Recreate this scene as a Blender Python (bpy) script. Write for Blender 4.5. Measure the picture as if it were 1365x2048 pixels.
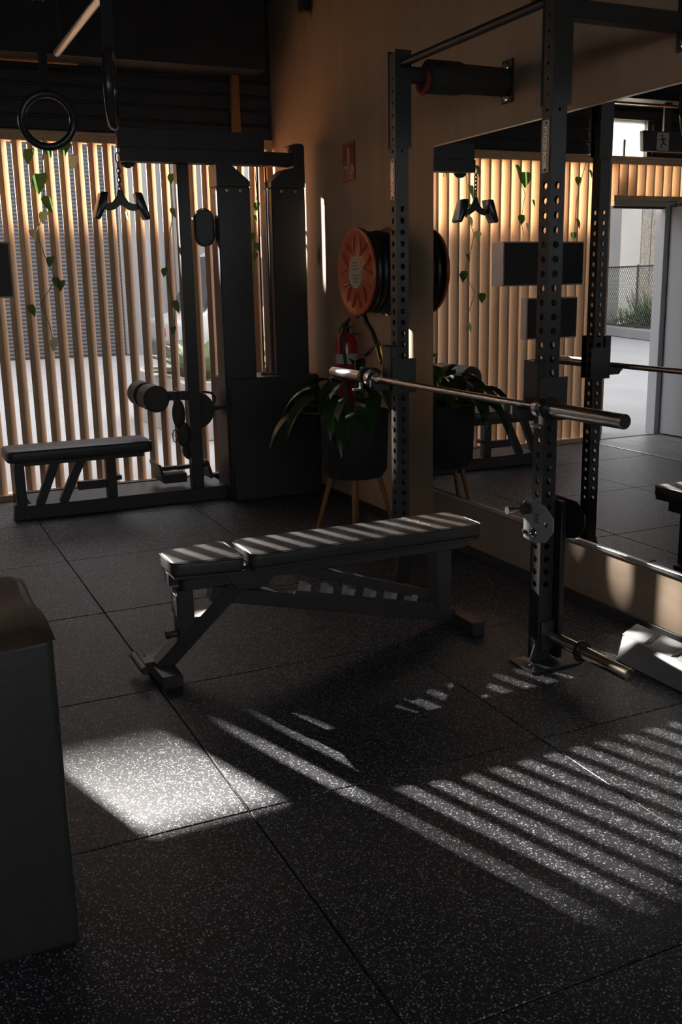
import bpy, bmesh, math, random
from mathutils import Vector, Matrix
random.seed(7)
for o in list(bpy.data.objects): bpy.data.objects.remove(o)
sc = bpy.context.scene
C = sc.collection
PI = math.pi

# ------------------------------------------------------------------ camera
H = 1.46
yaw, pitch, roll = -0.431356884, -0.228245142, 0.0191755234
cam = bpy.data.cameras.new('camera'); cam_ob = bpy.data.objects.new('camera', cam); C.objects.link(cam_ob)
M = (Matrix.Rotation(yaw, 3, 'Z') @ Matrix.Rotation(pitch, 3, 'X') @ Matrix.Rotation(roll, 3, 'Y'))
right, fwd, up = M.col[0], M.col[1], M.col[2]
cam_ob.matrix_world = Matrix(((right[0], up[0], -fwd[0], 0), (right[1], up[1], -fwd[1], 0), (right[2], up[2], -fwd[2], H), (0, 0, 0, 1)))
cam.sensor_fit = 'VERTICAL'; cam.sensor_height = 36.0; cam.lens = 1972.7755 / 2048 * 36.0
cam.clip_start = 0.05; cam.clip_end = 300
sc.camera = cam_ob

# ------------------------------------------------------------------ sky, sun, exposure
world = bpy.data.worlds.new('sky'); sc.world = world; world.use_nodes = True
bg = world.node_tree.nodes['Background']; bg.inputs[0].default_value = (0.97, 0.975, 1.0, 1); bg.inputs[1].default_value = 4.3
sun_d = bpy.data.lights.new('sun', 'SUN'); sun_d.energy = 50.0; sun_d.color = (1.0, 0.95, 0.87); sun_d.angle = 0.0105
sun = bpy.data.objects.new('sun', sun_d); C.objects.link(sun)
SLOPE = 0.430                                    # drop in z per metre of y
sd = Vector((0.3135, -1.0, -SLOPE)).normalized()
sun.rotation_euler = sd.to_track_quat('-Z', 'Y').to_euler(); sun.location = (-6, 20, 12)
vs = sc.view_settings; vs.view_transform = 'Standard'; vs.look = 'None'; vs.exposure = 0.0; vs.gamma = 1.0; vs.use_curve_mapping = False
try:
    sc.cycles.use_denoising = True; sc.cycles.max_bounces = 10; sc.cycles.diffuse_bounces = 6; sc.cycles.glossy_bounces = 5
    sc.cycles.transmission_bounces = 6; sc.cycles.caustics_reflective = False; sc.cycles.caustics_refractive = False
    sc.cycles.sample_clamp_indirect = 6.0
except Exception: pass

# ------------------------------------------------------------------ materials
def P(name, col, rough=0.5, metal=0.0, spec=0.5, coat=0.0):
    m = bpy.data.materials.new(name); m.use_nodes = True
    b = m.node_tree.nodes['Principled BSDF']
    b.inputs['Base Color'].default_value = (*col, 1); b.inputs['Roughness'].default_value = rough
    b.inputs['Metallic'].default_value = metal; b.inputs['Specular IOR Level'].default_value = spec
    if coat: b.inputs['Coat Weight'].default_value = coat
    return m
def nd(m, t, **kw):
    n = m.node_tree.nodes.new(t)
    for k, v in kw.items(): setattr(n, k, v)
    return n
def lk(m, a, b): m.node_tree.links.new(a, b)
def bsdf(m): return m.node_tree.nodes['Principled BSDF']
def pos(m, scale=(1, 1, 1)):
    g = nd(m, 'ShaderNodeNewGeometry'); mp = nd(m, 'ShaderNodeMapping'); mp.inputs['Scale'].default_value = scale
    lk(m, g.outputs['Position'], mp.inputs['Vector']); return mp.outputs['Vector']
def ramp(m, fac, stops):
    r = nd(m, 'ShaderNodeValToRGB'); e = r.color_ramp.elements
    e[0].position, e[0].color = stops[0][0], (*stops[0][1], 1); e[1].position, e[1].color = stops[-1][0], (*stops[-1][1], 1)
    for p, c in stops[1:-1]:
        x = e.new(p); x.color = (*c, 1)
    lk(m, fac, r.inputs[0]); return r.outputs[0]
def noise(m, vec, scale, detail=4, rough=0.55):
    n = nd(m, 'ShaderNodeTexNoise'); n.inputs['Scale'].default_value = scale; n.inputs['Detail'].default_value = detail; n.inputs['Roughness'].default_value = rough
    lk(m, vec, n.inputs['Vector']); return n.outputs['Fac']
def bump(m, h, strength=0.2, dist=0.01):
    b = nd(m, 'ShaderNodeBump'); b.inputs['Strength'].default_value = strength; b.inputs['Distance'].default_value = dist
    lk(m, h, b.inputs['Height']); lk(m, b.outputs[0], bsdf(m).inputs['Normal'])
def speck(name, c1, c2, rough, scale, metal=0.0, bmp=0.0, spec=0.5):
    m = P(name, c1, rough, metal, spec); v = pos(m); f = noise(m, v, scale)
    lk(m, ramp(m, f, [(0.3, c1), (0.7, c2)]), bsdf(m).inputs['Base Color'])
    if bmp: bump(m, f, bmp)
    return m
def wood(name, c1, c2, c3, stretch=(30, 30, 2.2), rough=0.6, knots=False, spec=0.3):
    m = P(name, c1, rough, 0, spec)
    v = pos(m, stretch); n1 = noise(m, v, 1.0, 6, 0.6); n2 = noise(m, pos(m, (1.3, 1.3, 0.5)), 1.0, 3)
    mx = nd(m, 'ShaderNodeMath', operation='MULTIPLY_ADD'); lk(m, n1, mx.inputs[0]); mx.inputs[1].default_value = 0.65
    sc_ = nd(m, 'ShaderNodeMath', operation='MULTIPLY'); lk(m, n2, sc_.inputs[0]); sc_.inputs[1].default_value = 0.35; lk(m, sc_.outputs[0], mx.inputs[2])
    col = ramp(m, mx.outputs[0], [(0.3, c1), (0.5, c2), (0.7, c3)])
    if knots:
        vo = nd(m, 'ShaderNodeTexVoronoi'); vo.inputs['Scale'].default_value = 1.0; lk(m, pos(m, (3.2, 3.2, 1.5)), vo.inputs['Vector'])
        k = ramp(m, vo.outputs['Distance'], [(0.05, (0.25, 0.2, 0.16)), (0.13, (1, 1, 1))])
        mu = nd(m, 'ShaderNodeMix', data_type='RGBA', blend_type='MULTIPLY'); mu.inputs[0].default_value = 1.0
        lk(m, col, mu.inputs[6]); lk(m, k, mu.inputs[7]); col = mu.outputs[2]
    lk(m, col, bsdf(m).inputs['Base Color']); bump(m, n1, 0.08, 0.004)
    return m
MT = {}
def rubber_mat():
    m = P('speckled_rubber', (0.02, 0.02, 0.022), 0.5, 0, 0.40)
    v = pos(m)
    out = None
    for sc_, rad, keep in ((115, 0.31, 0.6), (185, 0.32, 0.55)):
        vo = nd(m, 'ShaderNodeTexVoronoi'); vo.inputs['Scale'].default_value = sc_; lk(m, v, vo.inputs['Vector'])
        a = nd(m, 'ShaderNodeMath', operation='LESS_THAN'); lk(m, vo.outputs['Distance'], a.inputs[0]); a.inputs[1].default_value = rad
        s = nd(m, 'ShaderNodeSeparateColor'); lk(m, vo.outputs['Color'], s.inputs[0])
        b = nd(m, 'ShaderNodeMath', operation='LESS_THAN'); lk(m, s.outputs[0], b.inputs[0]); b.inputs[1].default_value = keep
        c = nd(m, 'ShaderNodeMath', operation='MULTIPLY'); lk(m, a.outputs[0], c.inputs[0]); lk(m, b.outputs[0], c.inputs[1])
        d = nd(m, 'ShaderNodeMath', operation='MULTIPLY'); lk(m, c.outputs[0], d.inputs[0]); lk(m, s.outputs[1], d.inputs[1])
        if out is None: out = d.outputs[0]
        else:
            x = nd(m, 'ShaderNodeMath', operation='MAXIMUM'); lk(m, out, x.inputs[0]); lk(m, d.outputs[0], x.inputs[1]); out = x.outputs[0]
    n = noise(m, v, 300, 2)
    base = ramp(m, n, [(0.3, (0.020, 0.020, 0.024)), (0.7, (0.034, 0.034, 0.041))])
    mx = nd(m, 'ShaderNodeMix', data_type='RGBA'); lk(m, out, mx.inputs[0]); lk(m, base, mx.inputs[6]); mx.inputs[7].default_value = (0.70, 0.71, 0.77, 1)
    lk(m, mx.outputs[2], bsdf(m).inputs['Base Color']); bump(m, n, 0.25, 0.002)
    return m
MT['rubber'] = rubber_mat()
MT['grout'] = P('joint_black', (0.012, 0.012, 0.012), 0.9)
MT['vinyl'] = wood('grey_vinyl_plank', (0.10, 0.095, 0.10), (0.16, 0.15, 0.15), (0.24, 0.225, 0.22), (14, 2, 14), 0.45)
MT['slat'] = wood('pine_slat', (0.63, 0.43, 0.28), (0.71, 0.50, 0.335), (0.77, 0.56, 0.39), (40, 40, 1.6), 0.55)
MT['ply'] = wood('plywood_wall', (0.60, 0.42, 0.27), (0.68, 0.48, 0.32), (0.74, 0.54, 0.37), (9, 9, 0.9), 0.55, True)
MT['kick'] = wood('plywood_base', (0.30, 0.215, 0.15), (0.38, 0.285, 0.21), (0.45, 0.345, 0.265), (9, 2, 9), 0.42)
MT['black_wall'] = speck('black_cladding', (0.034, 0.033, 0.035), (0.048, 0.047, 0.049), 0.6, 8)
MT['ceil'] = speck('black_ceiling', (0.032, 0.032, 0.035), (0.044, 0.044, 0.047), 0.8, 6)
MT['wall_grey'] = speck('dark_wall', (0.05, 0.048, 0.05), (0.07, 0.068, 0.07), 0.8, 5)
MT['steel'] = speck('black_powder_coat', (0.048, 0.047, 0.051), (0.060, 0.059, 0.064), 0.42, 140, 0, 0.03)
MT['rack'] = speck('charcoal_powder_coat', (0.032, 0.031, 0.032), (0.044, 0.043, 0.045), 0.45, 140, 0, 0.03)
MT['vinylblack'] = speck('black_upholstery', (0.044, 0.042, 0.044), (0.058, 0.056, 0.058), 0.42, 60, 0, 0.05)
MT['foam'] = speck('black_foam', (0.055, 0.053, 0.053), (0.07, 0.068, 0.067), 0.6, 200, 0, 0.1)
MT['chrome'] = P('chrome', (0.72, 0.71, 0.70), 0.18, 1.0)
MT['barsteel'] = speck('bar_steel', (0.42, 0.41, 0.40), (0.55, 0.53, 0.51), 0.3, 90, 1.0)
MT['brass'] = P('brass', (0.55, 0.38, 0.16), 0.3, 1.0)
MT['alu'] = P('aluminium', (0.62, 0.62, 0.63), 0.35, 1.0)
MT['plate_metal'] = P('plate_metal', (0.20, 0.19, 0.18), 0.35, 0.9)
MT['mirror'] = P('mirror_glass', (0.86, 0.87, 0.87), 0.0, 1.0)
MT['red'] = speck('red_paint', (0.66, 0.13, 0.05), (0.74, 0.16, 0.065), 0.32, 20)
MT['ext_red'] = P('extinguisher_red', (0.42, 0.02, 0.02), 0.25, 0, 0.5, 0.3)
MT['white_label'] = speck('paper_label', (0.55, 0.52, 0.47), (0.66, 0.63, 0.58), 0.6, 60)
MT['grey_print'] = P('grey_print', (0.22, 0.21, 0.20), 0.7)
MT['black'] = P('matt_black', (0.042, 0.042, 0.045), 0.55)
MT['gloss_black'] = P('gloss_black', (0.035, 0.035, 0.038), 0.25)
MT['strap'] = P('black_webbing', (0.012, 0.012, 0.013), 0.8)
MT['hose'] = P('black_hose', (0.022, 0.022, 0.022), 0.4)
MT['leaf'] = speck('dark_leaf', (0.020, 0.060, 0.018), (0.045, 0.11, 0.03), 0.24, 14, 0, 0.08)
MT['stem'] = P('green_stem', (0.10, 0.20, 0.05), 0.5)
def translucent_leaf(name, c1, c2):
    m = speck(name, c1, c2, 0.4, 18)
    t = nd(m, 'ShaderNodeBsdfTranslucent'); t.inputs[0].default_value = (*[min(1, x * 1.6) for x in c2], 1)
    mx = nd(m, 'ShaderNodeMixShader'); mx.inputs[0].default_value = 0.2
    outn = [n for n in m.node_tree.nodes if n.type == 'OUTPUT_MATERIAL'][0]
    lk(m, bsdf(m).outputs[0], mx.inputs[1]); lk(m, t.outputs[0], mx.inputs[2]); lk(m, mx.outputs[0], outn.inputs[0])
    return m
MT['vine'] = translucent_leaf('vine_leaf', (0.035, 0.085, 0.022), (0.08, 0.16, 0.045))
MT['vine_pale'] = translucent_leaf('pale_vine_leaf', (0.38, 0.44, 0.24), (0.48, 0.54, 0.32))
MT['agave'] = speck('agave_leaf', (0.20, 0.27, 0.155), (0.29, 0.36, 0.23), 0.5, 9)
MT['grass'] = speck('shrub_leaf', (0.05, 0.105, 0.03), (0.12, 0.18, 0.065), 0.6, 5)
MT['plume'] = P('grass_plume', (0.30, 0.265, 0.20), 0.8)
MT['legwood'] = wood('stand_wood', (0.30, 0.13, 0.05), (0.38, 0.18, 0.07), (0.45, 0.22, 0.09), (40, 40, 3), 0.5)
MT['concrete'] = speck('pale_concrete', (0.225, 0.223, 0.226), (0.265, 0.263, 0.266), 0.85, 1.4, 0, 0.05)
MT['white_wall'] = speck('white_render', (0.25, 0.247, 0.255), (0.28, 0.277, 0.285), 0.8, 1.0)
MT['grey_wall'] = speck('warm_grey_render', (0.13, 0.122, 0.116), (0.155, 0.148, 0.14), 0.8, 1.5)
MT['roller'] = speck('charcoal_roller', (0.032, 0.031, 0.035), (0.042, 0.041, 0.046), 0.5, 2)
MT['planter'] = speck('white_planter', (0.25, 0.246, 0.238), (0.28, 0.276, 0.27), 0.8, 3)
MT['soil'] = speck('soil', (0.06, 0.045, 0.03), (0.1, 0.08, 0.06), 0.9, 30, 0, 0.5)
MT['van_white'] = P('van_white', (0.30, 0.30, 0.305), 0.25, 0, 0.5, 0.4)
MT['van_glass'] = P('van_glass', (0.03, 0.032, 0.036), 0.08)
MT['tyre'] = P('tyre', (0.03, 0.03, 0.03), 0.8)
MT['pebble'] = speck('pebble_panel', (0.13, 0.115, 0.09), (0.30, 0.265, 0.22), 0.9, 9, 0, 0.4)
MT['pale_panel'] = speck('pale_panel', (0.34, 0.328, 0.31), (0.375, 0.362, 0.342), 0.85, 0.8)
MT['wire'] = P('fence_wire', (0.05, 0.05, 0.05), 0.5, 0.6)
MT['door_grey'] = P('grey_door_paint', (0.40, 0.40, 0.42), 0.45)
MT['frame_dark'] = P('dark_frame', (0.07, 0.068, 0.066), 0.5)
MT['cabinet'] = wood('pale_cabinet', (0.48, 0.42, 0.37), (0.54, 0.47, 0.42), (0.58, 0.51, 0.46), (10, 10, 2), 0.6)
MT['screen'] = P('dark_panel', (0.028, 0.026, 0.025), 0.5)
MT['sofa'] = speck('brown_cover', (0.075, 0.052, 0.035), (0.11, 0.078, 0.052), 0.55, 7, 0, 0.15)
MT['exit_dark'] = P('exit_sign_body', (0.09, 0.09, 0.095), 0.5)
MT['pictogram'] = P('sign_white', (0.75, 0.74, 0.72), 0.5)
MT['amber'] = P('amber_band', (0.35, 0.20, 0.05), 0.6)
MT['redband'] = P('red_band', (0.35, 0.04, 0.03), 0.6)
MT['wedge'] = speck('grey_metal_plate', (0.42, 0.41, 0.42), (0.50, 0.49, 0.50), 0.45, 12)
MT['ieplate'] = speck('grey_plate', (0.34, 0.34, 0.35), (0.42, 0.42, 0.43), 0.4, 90)
MT['sign_red'] = P('sign_red', (0.33, 0.022, 0.016), 0.35)
MT['sign_cream'] = P('sign_cream', (0.72, 0.56, 0.42), 0.45)
def glass_mat(name, col, rough, alpha_tint=0.5):
    m = bpy.data.materials.new(name); m.use_nodes = True; nt = m.node_tree; nt.nodes.clear()
    o = nt.nodes.new('ShaderNodeOutputMaterial'); t = nt.nodes.new('ShaderNodeBsdfTranslucent'); t.inputs[0].default_value = (*col, 1)
    d = nt.nodes.new('ShaderNodeBsdfDiffuse'); d.inputs[0].default_value = (*col, 1)
    mx = nt.nodes.new('ShaderNodeMixShader'); mx.inputs[0].default_value = alpha_tint
    nt.links.new(d.outputs[0], mx.inputs[2]); nt.links.new(t.outputs[0], mx.inputs[1]); nt.links.new(mx.outputs[0], o.inputs[0])
    return m
def clear_mat():
    m = bpy.data.materials.new('clear_glass'); m.use_nodes = True; nt = m.node_tree; nt.nodes.clear()
    o = nt.nodes.new('ShaderNodeOutputMaterial'); t = nt.nodes.new('ShaderNodeBsdfTransparent'); t.inputs[0].default_value = (0.93, 0.95, 0.94, 1)
    g = nt.nodes.new('ShaderNodeBsdfGlossy'); g.inputs['Roughness'].default_value = 0.02; fr = nt.nodes.new('ShaderNodeFresnel'); fr.inputs[0].default_value = 1.45
    mx = nt.nodes.new('ShaderNodeMixShader'); nt.links.new(fr.outputs[0], mx.inputs[0]); nt.links.new(t.outputs[0], mx.inputs[1]); nt.links.new(g.outputs[0], mx.inputs[2]); nt.links.new(mx.outputs[0], o.inputs[0])
    return m
MT['clear'] = clear_mat()
MT['opal'] = glass_mat('sun_diffuser', (0.88, 0.86, 0.80), 0.5, 0.2)

OUT = 0.77                                        # outdoor albedos scaled down to offset the brighter sky
for n_ in ('concrete', 'white_wall', 'grey_wall', 'roller', 'planter', 'agave', 'grass', 'pebble', 'pale_panel'):
    for q in MT[n_].node_tree.nodes:
        if q.type == 'VALTORGB':
            for e_ in q.color_ramp.elements: e_.color = (e_.color[0] * OUT, e_.color[1] * OUT, e_.color[2] * OUT, 1)
# ------------------------------------------------------------------ mesh helpers
class MB:
    def __init__(s): s.v = []; s.f = []
    def add(s, vs_, fs_):
        n = len(s.v); s.v += [tuple(v) for v in vs_]; s.f += [tuple(i + n for i in f) for f in fs_]; return s
    def box(s, x0, x1, y0, y1, z0, z1):
        return s.add([(x0, y0, z0), (x1, y0, z0), (x1, y1, z0), (x0, y1, z0), (x0, y0, z1), (x1, y0, z1), (x1, y1, z1), (x0, y1, z1)],
                     [(0, 3, 2, 1), (4, 5, 6, 7), (0, 1, 5, 4), (1, 2, 6, 5), (2, 3, 7, 6), (3, 0, 4, 7)])
    def beam(s, a, b, w, h, upv=(0, 0, 1)):
        a, b = Vector(a), Vector(b); d = (b - a).normalized(); u = Vector(upv)
        sx = d.cross(u)
        if sx.length < 1e-4: sx = d.cross(Vector((0, 1, 0)))
        sx.normalize(); u = sx.cross(d).normalized(); vs_ = []
        for p in (a, b):
            for i, j in ((-1, -1), (1, -1), (1, 1), (-1, 1)): vs_.append(p + sx * (i * w / 2) + u * (j * h / 2))
        return s.add(vs_, [(0, 3, 2, 1), (4, 5, 6, 7), (0, 1, 5, 4), (1, 2, 6, 5), (2, 3, 7, 6), (3, 0, 4, 7)])
    def lathe(s, c, axis, prof, n=20):
        c = Vector(c); ax = Vector(axis).normalized(); t = Vector((0, 0, 1)) if abs(ax.z) < 0.9 else Vector((1, 0, 0))
        u = ax.cross(t).normalized(); w = ax.cross(u); vs_ = []; fs_ = []
        for (r, h) in prof:
            for k in range(n):
                a = 2 * PI * k / n; vs_.append(c + ax * h + (u * math.cos(a) + w * math.sin(a)) * max(r, 1e-5))
        for i in range(len(prof) - 1):
            for k in range(n):
                k2 = (k + 1) % n; fs_.append((i * n + k, i * n + k2, (i + 1) * n + k2, (i + 1) * n + k))
        if prof[0][0] > 1e-4: fs_.append(tuple(range(n))[::-1])
        if prof[-1][0] > 1e-4: fs_.append(tuple((len(prof) - 1) * n + k for k in range(n)))
        return s.add(vs_, fs_)
    def tube(s, a, b, r, n=14, r1=None):
        a, b = Vector(a), Vector(b); return s.lathe(a, b - a, [(r, 0), (r if r1 is None else r1, (b - a).length)], n)
    def path(s, pts, r, n=8, closed=False, flat=None):
        pts = [Vector(p) for p in pts]; m = len(pts); vs_ = []; fs_ = []; prev = None
        for i in range(m):
            if closed: d = pts[(i + 1) % m] - pts[i - 1]
            else: d = pts[min(i + 1, m - 1)] - pts[max(i - 1, 0)]
            d.normalize()
            if prev is None:
                t = Vector((0, 0, 1)) if abs(d.z) < 0.9 else Vector((1, 0, 0)); u = d.cross(t).normalized()
            else: u = (prev - d * prev.dot(d)).normalized()
            prev = u; w = d.cross(u); rr = r[i] if isinstance(r, (list, tuple)) else r
            for k in range(n):
                a = 2 * PI * k / n; vs_.append(pts[i] + u * math.cos(a) * rr * (flat or 1) + w * math.sin(a) * rr)
        for i in range(m if closed else m - 1):
            j = (i + 1) % m
            for k in range(n):
                k2 = (k + 1) % n; fs_.append((i * n + k, i * n + k2, j * n + k2, j * n + k))
        if not closed: fs_ += [tuple(range(n))[::-1], tuple((m - 1) * n + k for k in range(n))]
        return s.add(vs_, fs_)
    def prism(s, poly, o, u, w, d):
        o, u, w, d = Vector(o), Vector(u), Vector(w), Vector(d); n = len(poly)
        vs_ = [o + u * a + w * b for a, b in poly] + [o + u * a + w * b + d for a, b in poly]
        return s.add(vs_, [tuple(range(n))[::-1], tuple(range(n, 2 * n))] + [(i, (i + 1) % n, n + (i + 1) % n, n + i) for i in range(n)])
    def torus(s, c, axis, R, r, n=40, k=10, a0=0, a1=2 * PI, sq=1.0):
        c = Vector(c); ax = Vector(axis).normalized(); t = Vector((0, 0, 1)) if abs(ax.z) < 0.9 else Vector((1, 0, 0))
        u = ax.cross(t).normalized(); w = ax.cross(u); full = abs(a1 - a0 - 2 * PI) < 1e-6
        pts = [c + (u * math.cos(a0 + (a1 - a0) * i / n) + w * math.sin(a0 + (a1 - a0) * i / n) * sq) * R for i in range(n if full else n + 1)]
        return s.path(pts, r, k, closed=full)
    def sphere(s, c, r, n=12, m=8, sx=1, sy=1, sz=1):
        c = Vector(c); vs_ = []; fs_ = []
        for i in range(m + 1):
            t = PI * i / m
            for k in range(n):
                a = 2 * PI * k / n; vs_.append(c + Vector((math.sin(t) * math.cos(a) * r * sx, math.sin(t) * math.sin(a) * r * sy, math.cos(t) * r * sz)))
        for i in range(m):
            for k in range(n):
                k2 = (k + 1) % n; fs_.append((i * n + k, (i + 1) * n + k, (i + 1) * n + k2, i * n + k2))
        return s.add(vs_, fs_)
    def leaf(s, base, d, L, W, droop=0.5, fold=0.25, segs=6, side=None, heart=0.35):
        base, d = Vector(base), Vector(d).normalized(); sdv = Vector(side) if side else d.cross(Vector((0, 0, 1)))
        if sdv.length < 1e-3: sdv = Vector((1, 0, 0))
        sdv.normalize(); p = base.copy(); vs_ = []; fs_ = []; cur = d.copy()
        for i in range(segs + 1):
            t = i / segs; wd = W * (math.sin(PI * min(1, (t * (1 - 0.12) + 0.12)) ** (0.75 - heart * 0.3))) if t < 1 else 0.001
            nrm = sdv.cross(cur).normalized()
            vs_ += [p - sdv * wd * 0.5 + nrm * fold * wd, p.copy(), p + sdv * wd * 0.5 + nrm * fold * wd]
            cur = (cur + Vector((0, 0, -droop / segs))).normalized(); p = p + cur * (L / segs)
        for i in range(segs):
            a = i * 3; fs_ += [(a, a + 1, a + 4, a + 3), (a + 1, a + 2, a + 5, a + 4)]
        return s.add(vs_, fs_)
    def rbox(s, x0, x1, y0, y1, z0, z1, r, n=4):
        return s.prism(rrect(x0, x1, y0, y1, r, n), (0, 0, z0), (1, 0, 0), (0, 1, 0), (0, 0, z1 - z0))
def rrect(x0, x1, y0, y1, r, n=4):
    pts = []
    for cx, cy, a0 in ((x1 - r, y1 - r, 0), (x0 + r, y1 - r, PI / 2), (x0 + r, y0 + r, PI), (x1 - r, y0 + r, 1.5 * PI)):
        for i in range(n + 1):
            a = a0 + PI / 2 * i / n; pts.append((cx + r * math.cos(a), cy + r * math.sin(a)))
    return pts
def wloc(p):
    v = Vector((0, 0, 0))
    while p is not None: v += p.location; p = p.parent
    return v
def mesh(mb, name, mat, bev=0.0, off=Vector((0, 0, 0)), seg=1, smooth=True):
    me = bpy.data.meshes.new(name)
    me.from_pydata([tuple(Vector(v) - off) for v in mb.v], [], mb.f)
    bm = bmesh.new(); bm.from_mesh(me)
    bmesh.ops.recalc_face_normals(bm, faces=bm.faces)
    if bev > 0:
        ed = [e for e in bm.edges if len(e.link_faces) == 2 and e.calc_face_angle(0) > 0.6]
        bmesh.ops.bevel(bm, geom=ed, offset=bev, segments=seg, affect='EDGES', clamp_overlap=True, profile=0.5)
    bm.to_mesh(me); bm.free()
    if smooth:
        me.polygons.foreach_set('use_smooth', [True] * len(me.polygons)); me.set_sharp_from_angle(angle=math.radians(38))
    me.materials.append(MT[mat] if isinstance(mat, str) else mat)
    return me
def ob(name, mb, mat, parent=None, bev=0.0, seg=1, label=None, smooth=True):
    o = bpy.data.objects.new(name, mesh(mb, name, mat, bev, wloc(parent) if parent else Vector((0, 0, 0)), seg, smooth)); C.objects.link(o)
    if parent: o.parent = parent
    if label: o['label'] = label
    return o
def inst(name, me, parent, loc, rotz=0.0):
    o = bpy.data.objects.new(name, me); C.objects.link(o); o.parent = parent
    o.location = Vector(loc) - (wloc(parent) if parent else Vector((0, 0, 0))); o.rotation_euler.z = rotz
    return o
def tag(o, label, cat, group=None):
    o['label'] = label; o['category'] = cat
    if group: o['group'] = group
    return o
def thing(name, label, cat, loc, group=None):
    o = bpy.data.objects.new(name, None); C.objects.link(o); o.location = loc; o.empty_display_size = 0.1
    return tag(o, label, cat, group)
def struct(o, label=None, cat=None):
    o['kind'] = 'structure'
    if label: o['label'] = label
    if cat: o['category'] = cat
    return o
def text(name, body, size, loc, xd, yd, mat, parent, ext=0.0008, label=None, align='CENTER'):
    cu = bpy.data.curves.new(name, 'FONT'); cu.body = body; cu.size = size; cu.extrude = ext; cu.align_x = align; cu.align_y = 'CENTER'; cu.resolution_u = 3
    t = bpy.data.objects.new(name + '_tmp', cu); C.objects.link(t)
    dg = bpy.context.evaluated_depsgraph_get(); me = bpy.data.meshes.new_from_object(t.evaluated_get(dg)); bpy.data.objects.remove(t)
    xd, yd = Vector(xd).normalized(), Vector(yd).normalized(); zd = xd.cross(yd)
    mw = Matrix(((xd.x, yd.x, zd.x, loc[0]), (xd.y, yd.y, zd.y, loc[1]), (xd.z, yd.z, zd.z, loc[2]), (0, 0, 0, 1)))
    me.transform(Matrix.Translation(-(wloc(parent) if parent else Vector((0, 0, 0)))) @ mw)
    me.materials.clear(); me.materials.append(MT[mat])
    o = bpy.data.objects.new(name, me); C.objects.link(o)
    if parent: o.parent = parent
    if label: o['label'] = label
    return o

# ------------------------------------------------------------------ room shell
XW, YS, ZC = 2.81, 7.2, 3.42          # right wall, slat screen, ceiling
XL, YF = -4.2, -2.6                   # left wall, wall behind the camera
fl = struct(ob('floor', MB().box(XL, XW + 0.2, YF, YS + 0.12, -0.12, -0.016), 'grout'), 'black speckled rubber tile floor of the gym', 'floor')
xs = [-0.193, 0.812, 1.817, XW]
ys = [2.428 + 0.981 * k for k in range(-5, 6)]; ys[-1] = YS - 0.02
cache = {}
for i in range(3):
    for j in range(len(ys) - 1):
        w, d = round(xs[i + 1] - xs[i] - 0.004, 4), round(ys[j + 1] - ys[j] - 0.004, 4)
        if (w, d) not in cache: cache[(w, d)] = mesh(MB().box(-w / 2, w / 2, -d / 2, d / 2, -0.016, 0.0), 'rubber_tile', 'rubber', 0.0025)
        t = inst('tile', cache[(w, d)], fl, ((xs[i] + xs[i + 1]) / 2, (ys[j] + ys[j + 1]) / 2, random.uniform(-0.0008, 0.0)))
pk = mesh(MB().box(-0.088, 0.088, -0.6, 0.6, -0.016, 0.001), 'vinyl_plank', 'vinyl', 0.0015)
for k in range(20):
    for j in range(8): inst('plank', pk, fl, (-0.30 - k * 0.179, YS - 0.62 - j * 1.205 - (k % 3) * 0.0, -0.001))
ob('edge_strip', MB().box(-0.209, -0.197, 2.0, YS - 0.05, -0.01, 0.004), 'alu', fl)
struct(ob('ceiling', MB().box(XL, XW + 0.2, YF, YS + 0.3, ZC, ZC + 0.1), 'ceil'), 'black ceiling above the gym', 'ceiling')

wr = struct(ob('wall_right', MB().box(XW, XW + 0.15, YF, YS + 0.3, -0.1, ZC), 'ply'), 'knotty plywood wall on the right carrying the mirror', 'wall')
ob('kick_panel', MB().box(XW - 0.006, XW, YF, 4.815, 0.05, 0.292), 'kick', wr, 0.001)
struct(ob('baseboard_right', MB().box(XW - 0.014, XW - 0.0005, YF, YS - 0.06, 0.0, 0.05), 'black', None, 0.002), 'low black skirting along the plywood wall', 'baseboard')
struct(ob('wall_left', MB().box(XL - 0.15, XL, YF, YS + 0.3, -0.1, ZC), 'wall_grey'), 'dark wall on the far left of the gym', 'wall')
wf = MB().box(XL, XW + 0.15, YF - 0.15, YF, -0.1, 1.75); wf.box(XL, XW + 0.15, YF - 0.15, YF, 2.7, ZC); wf.box(XL, -2.9, YF - 0.15, YF, 1.75, 2.7); wf.box(2.1, XW + 0.15, YF - 0.15, YF, 1.75, 2.7)
struct(ob('wall_front', wf, 'wall_grey'), 'dark wall behind the viewer', 'wall')
w1 = struct(ob('fill_window_1', MB().box(-2.9, 2.1, YF - 0.09, YF - 0.084, 1.75, 2.7), 'clear'), 'unseen high window added behind the viewer for fill light', 'window')  # unseen window added so daylight lifts the dark interior
for k in range(6): ob('glazing_bar', MB().box(-2.92 + k * 1.0, -2.88 + k * 1.0, YF - 0.1, YF - 0.06, 1.75, 2.7), 'frame_dark', w1)

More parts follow.
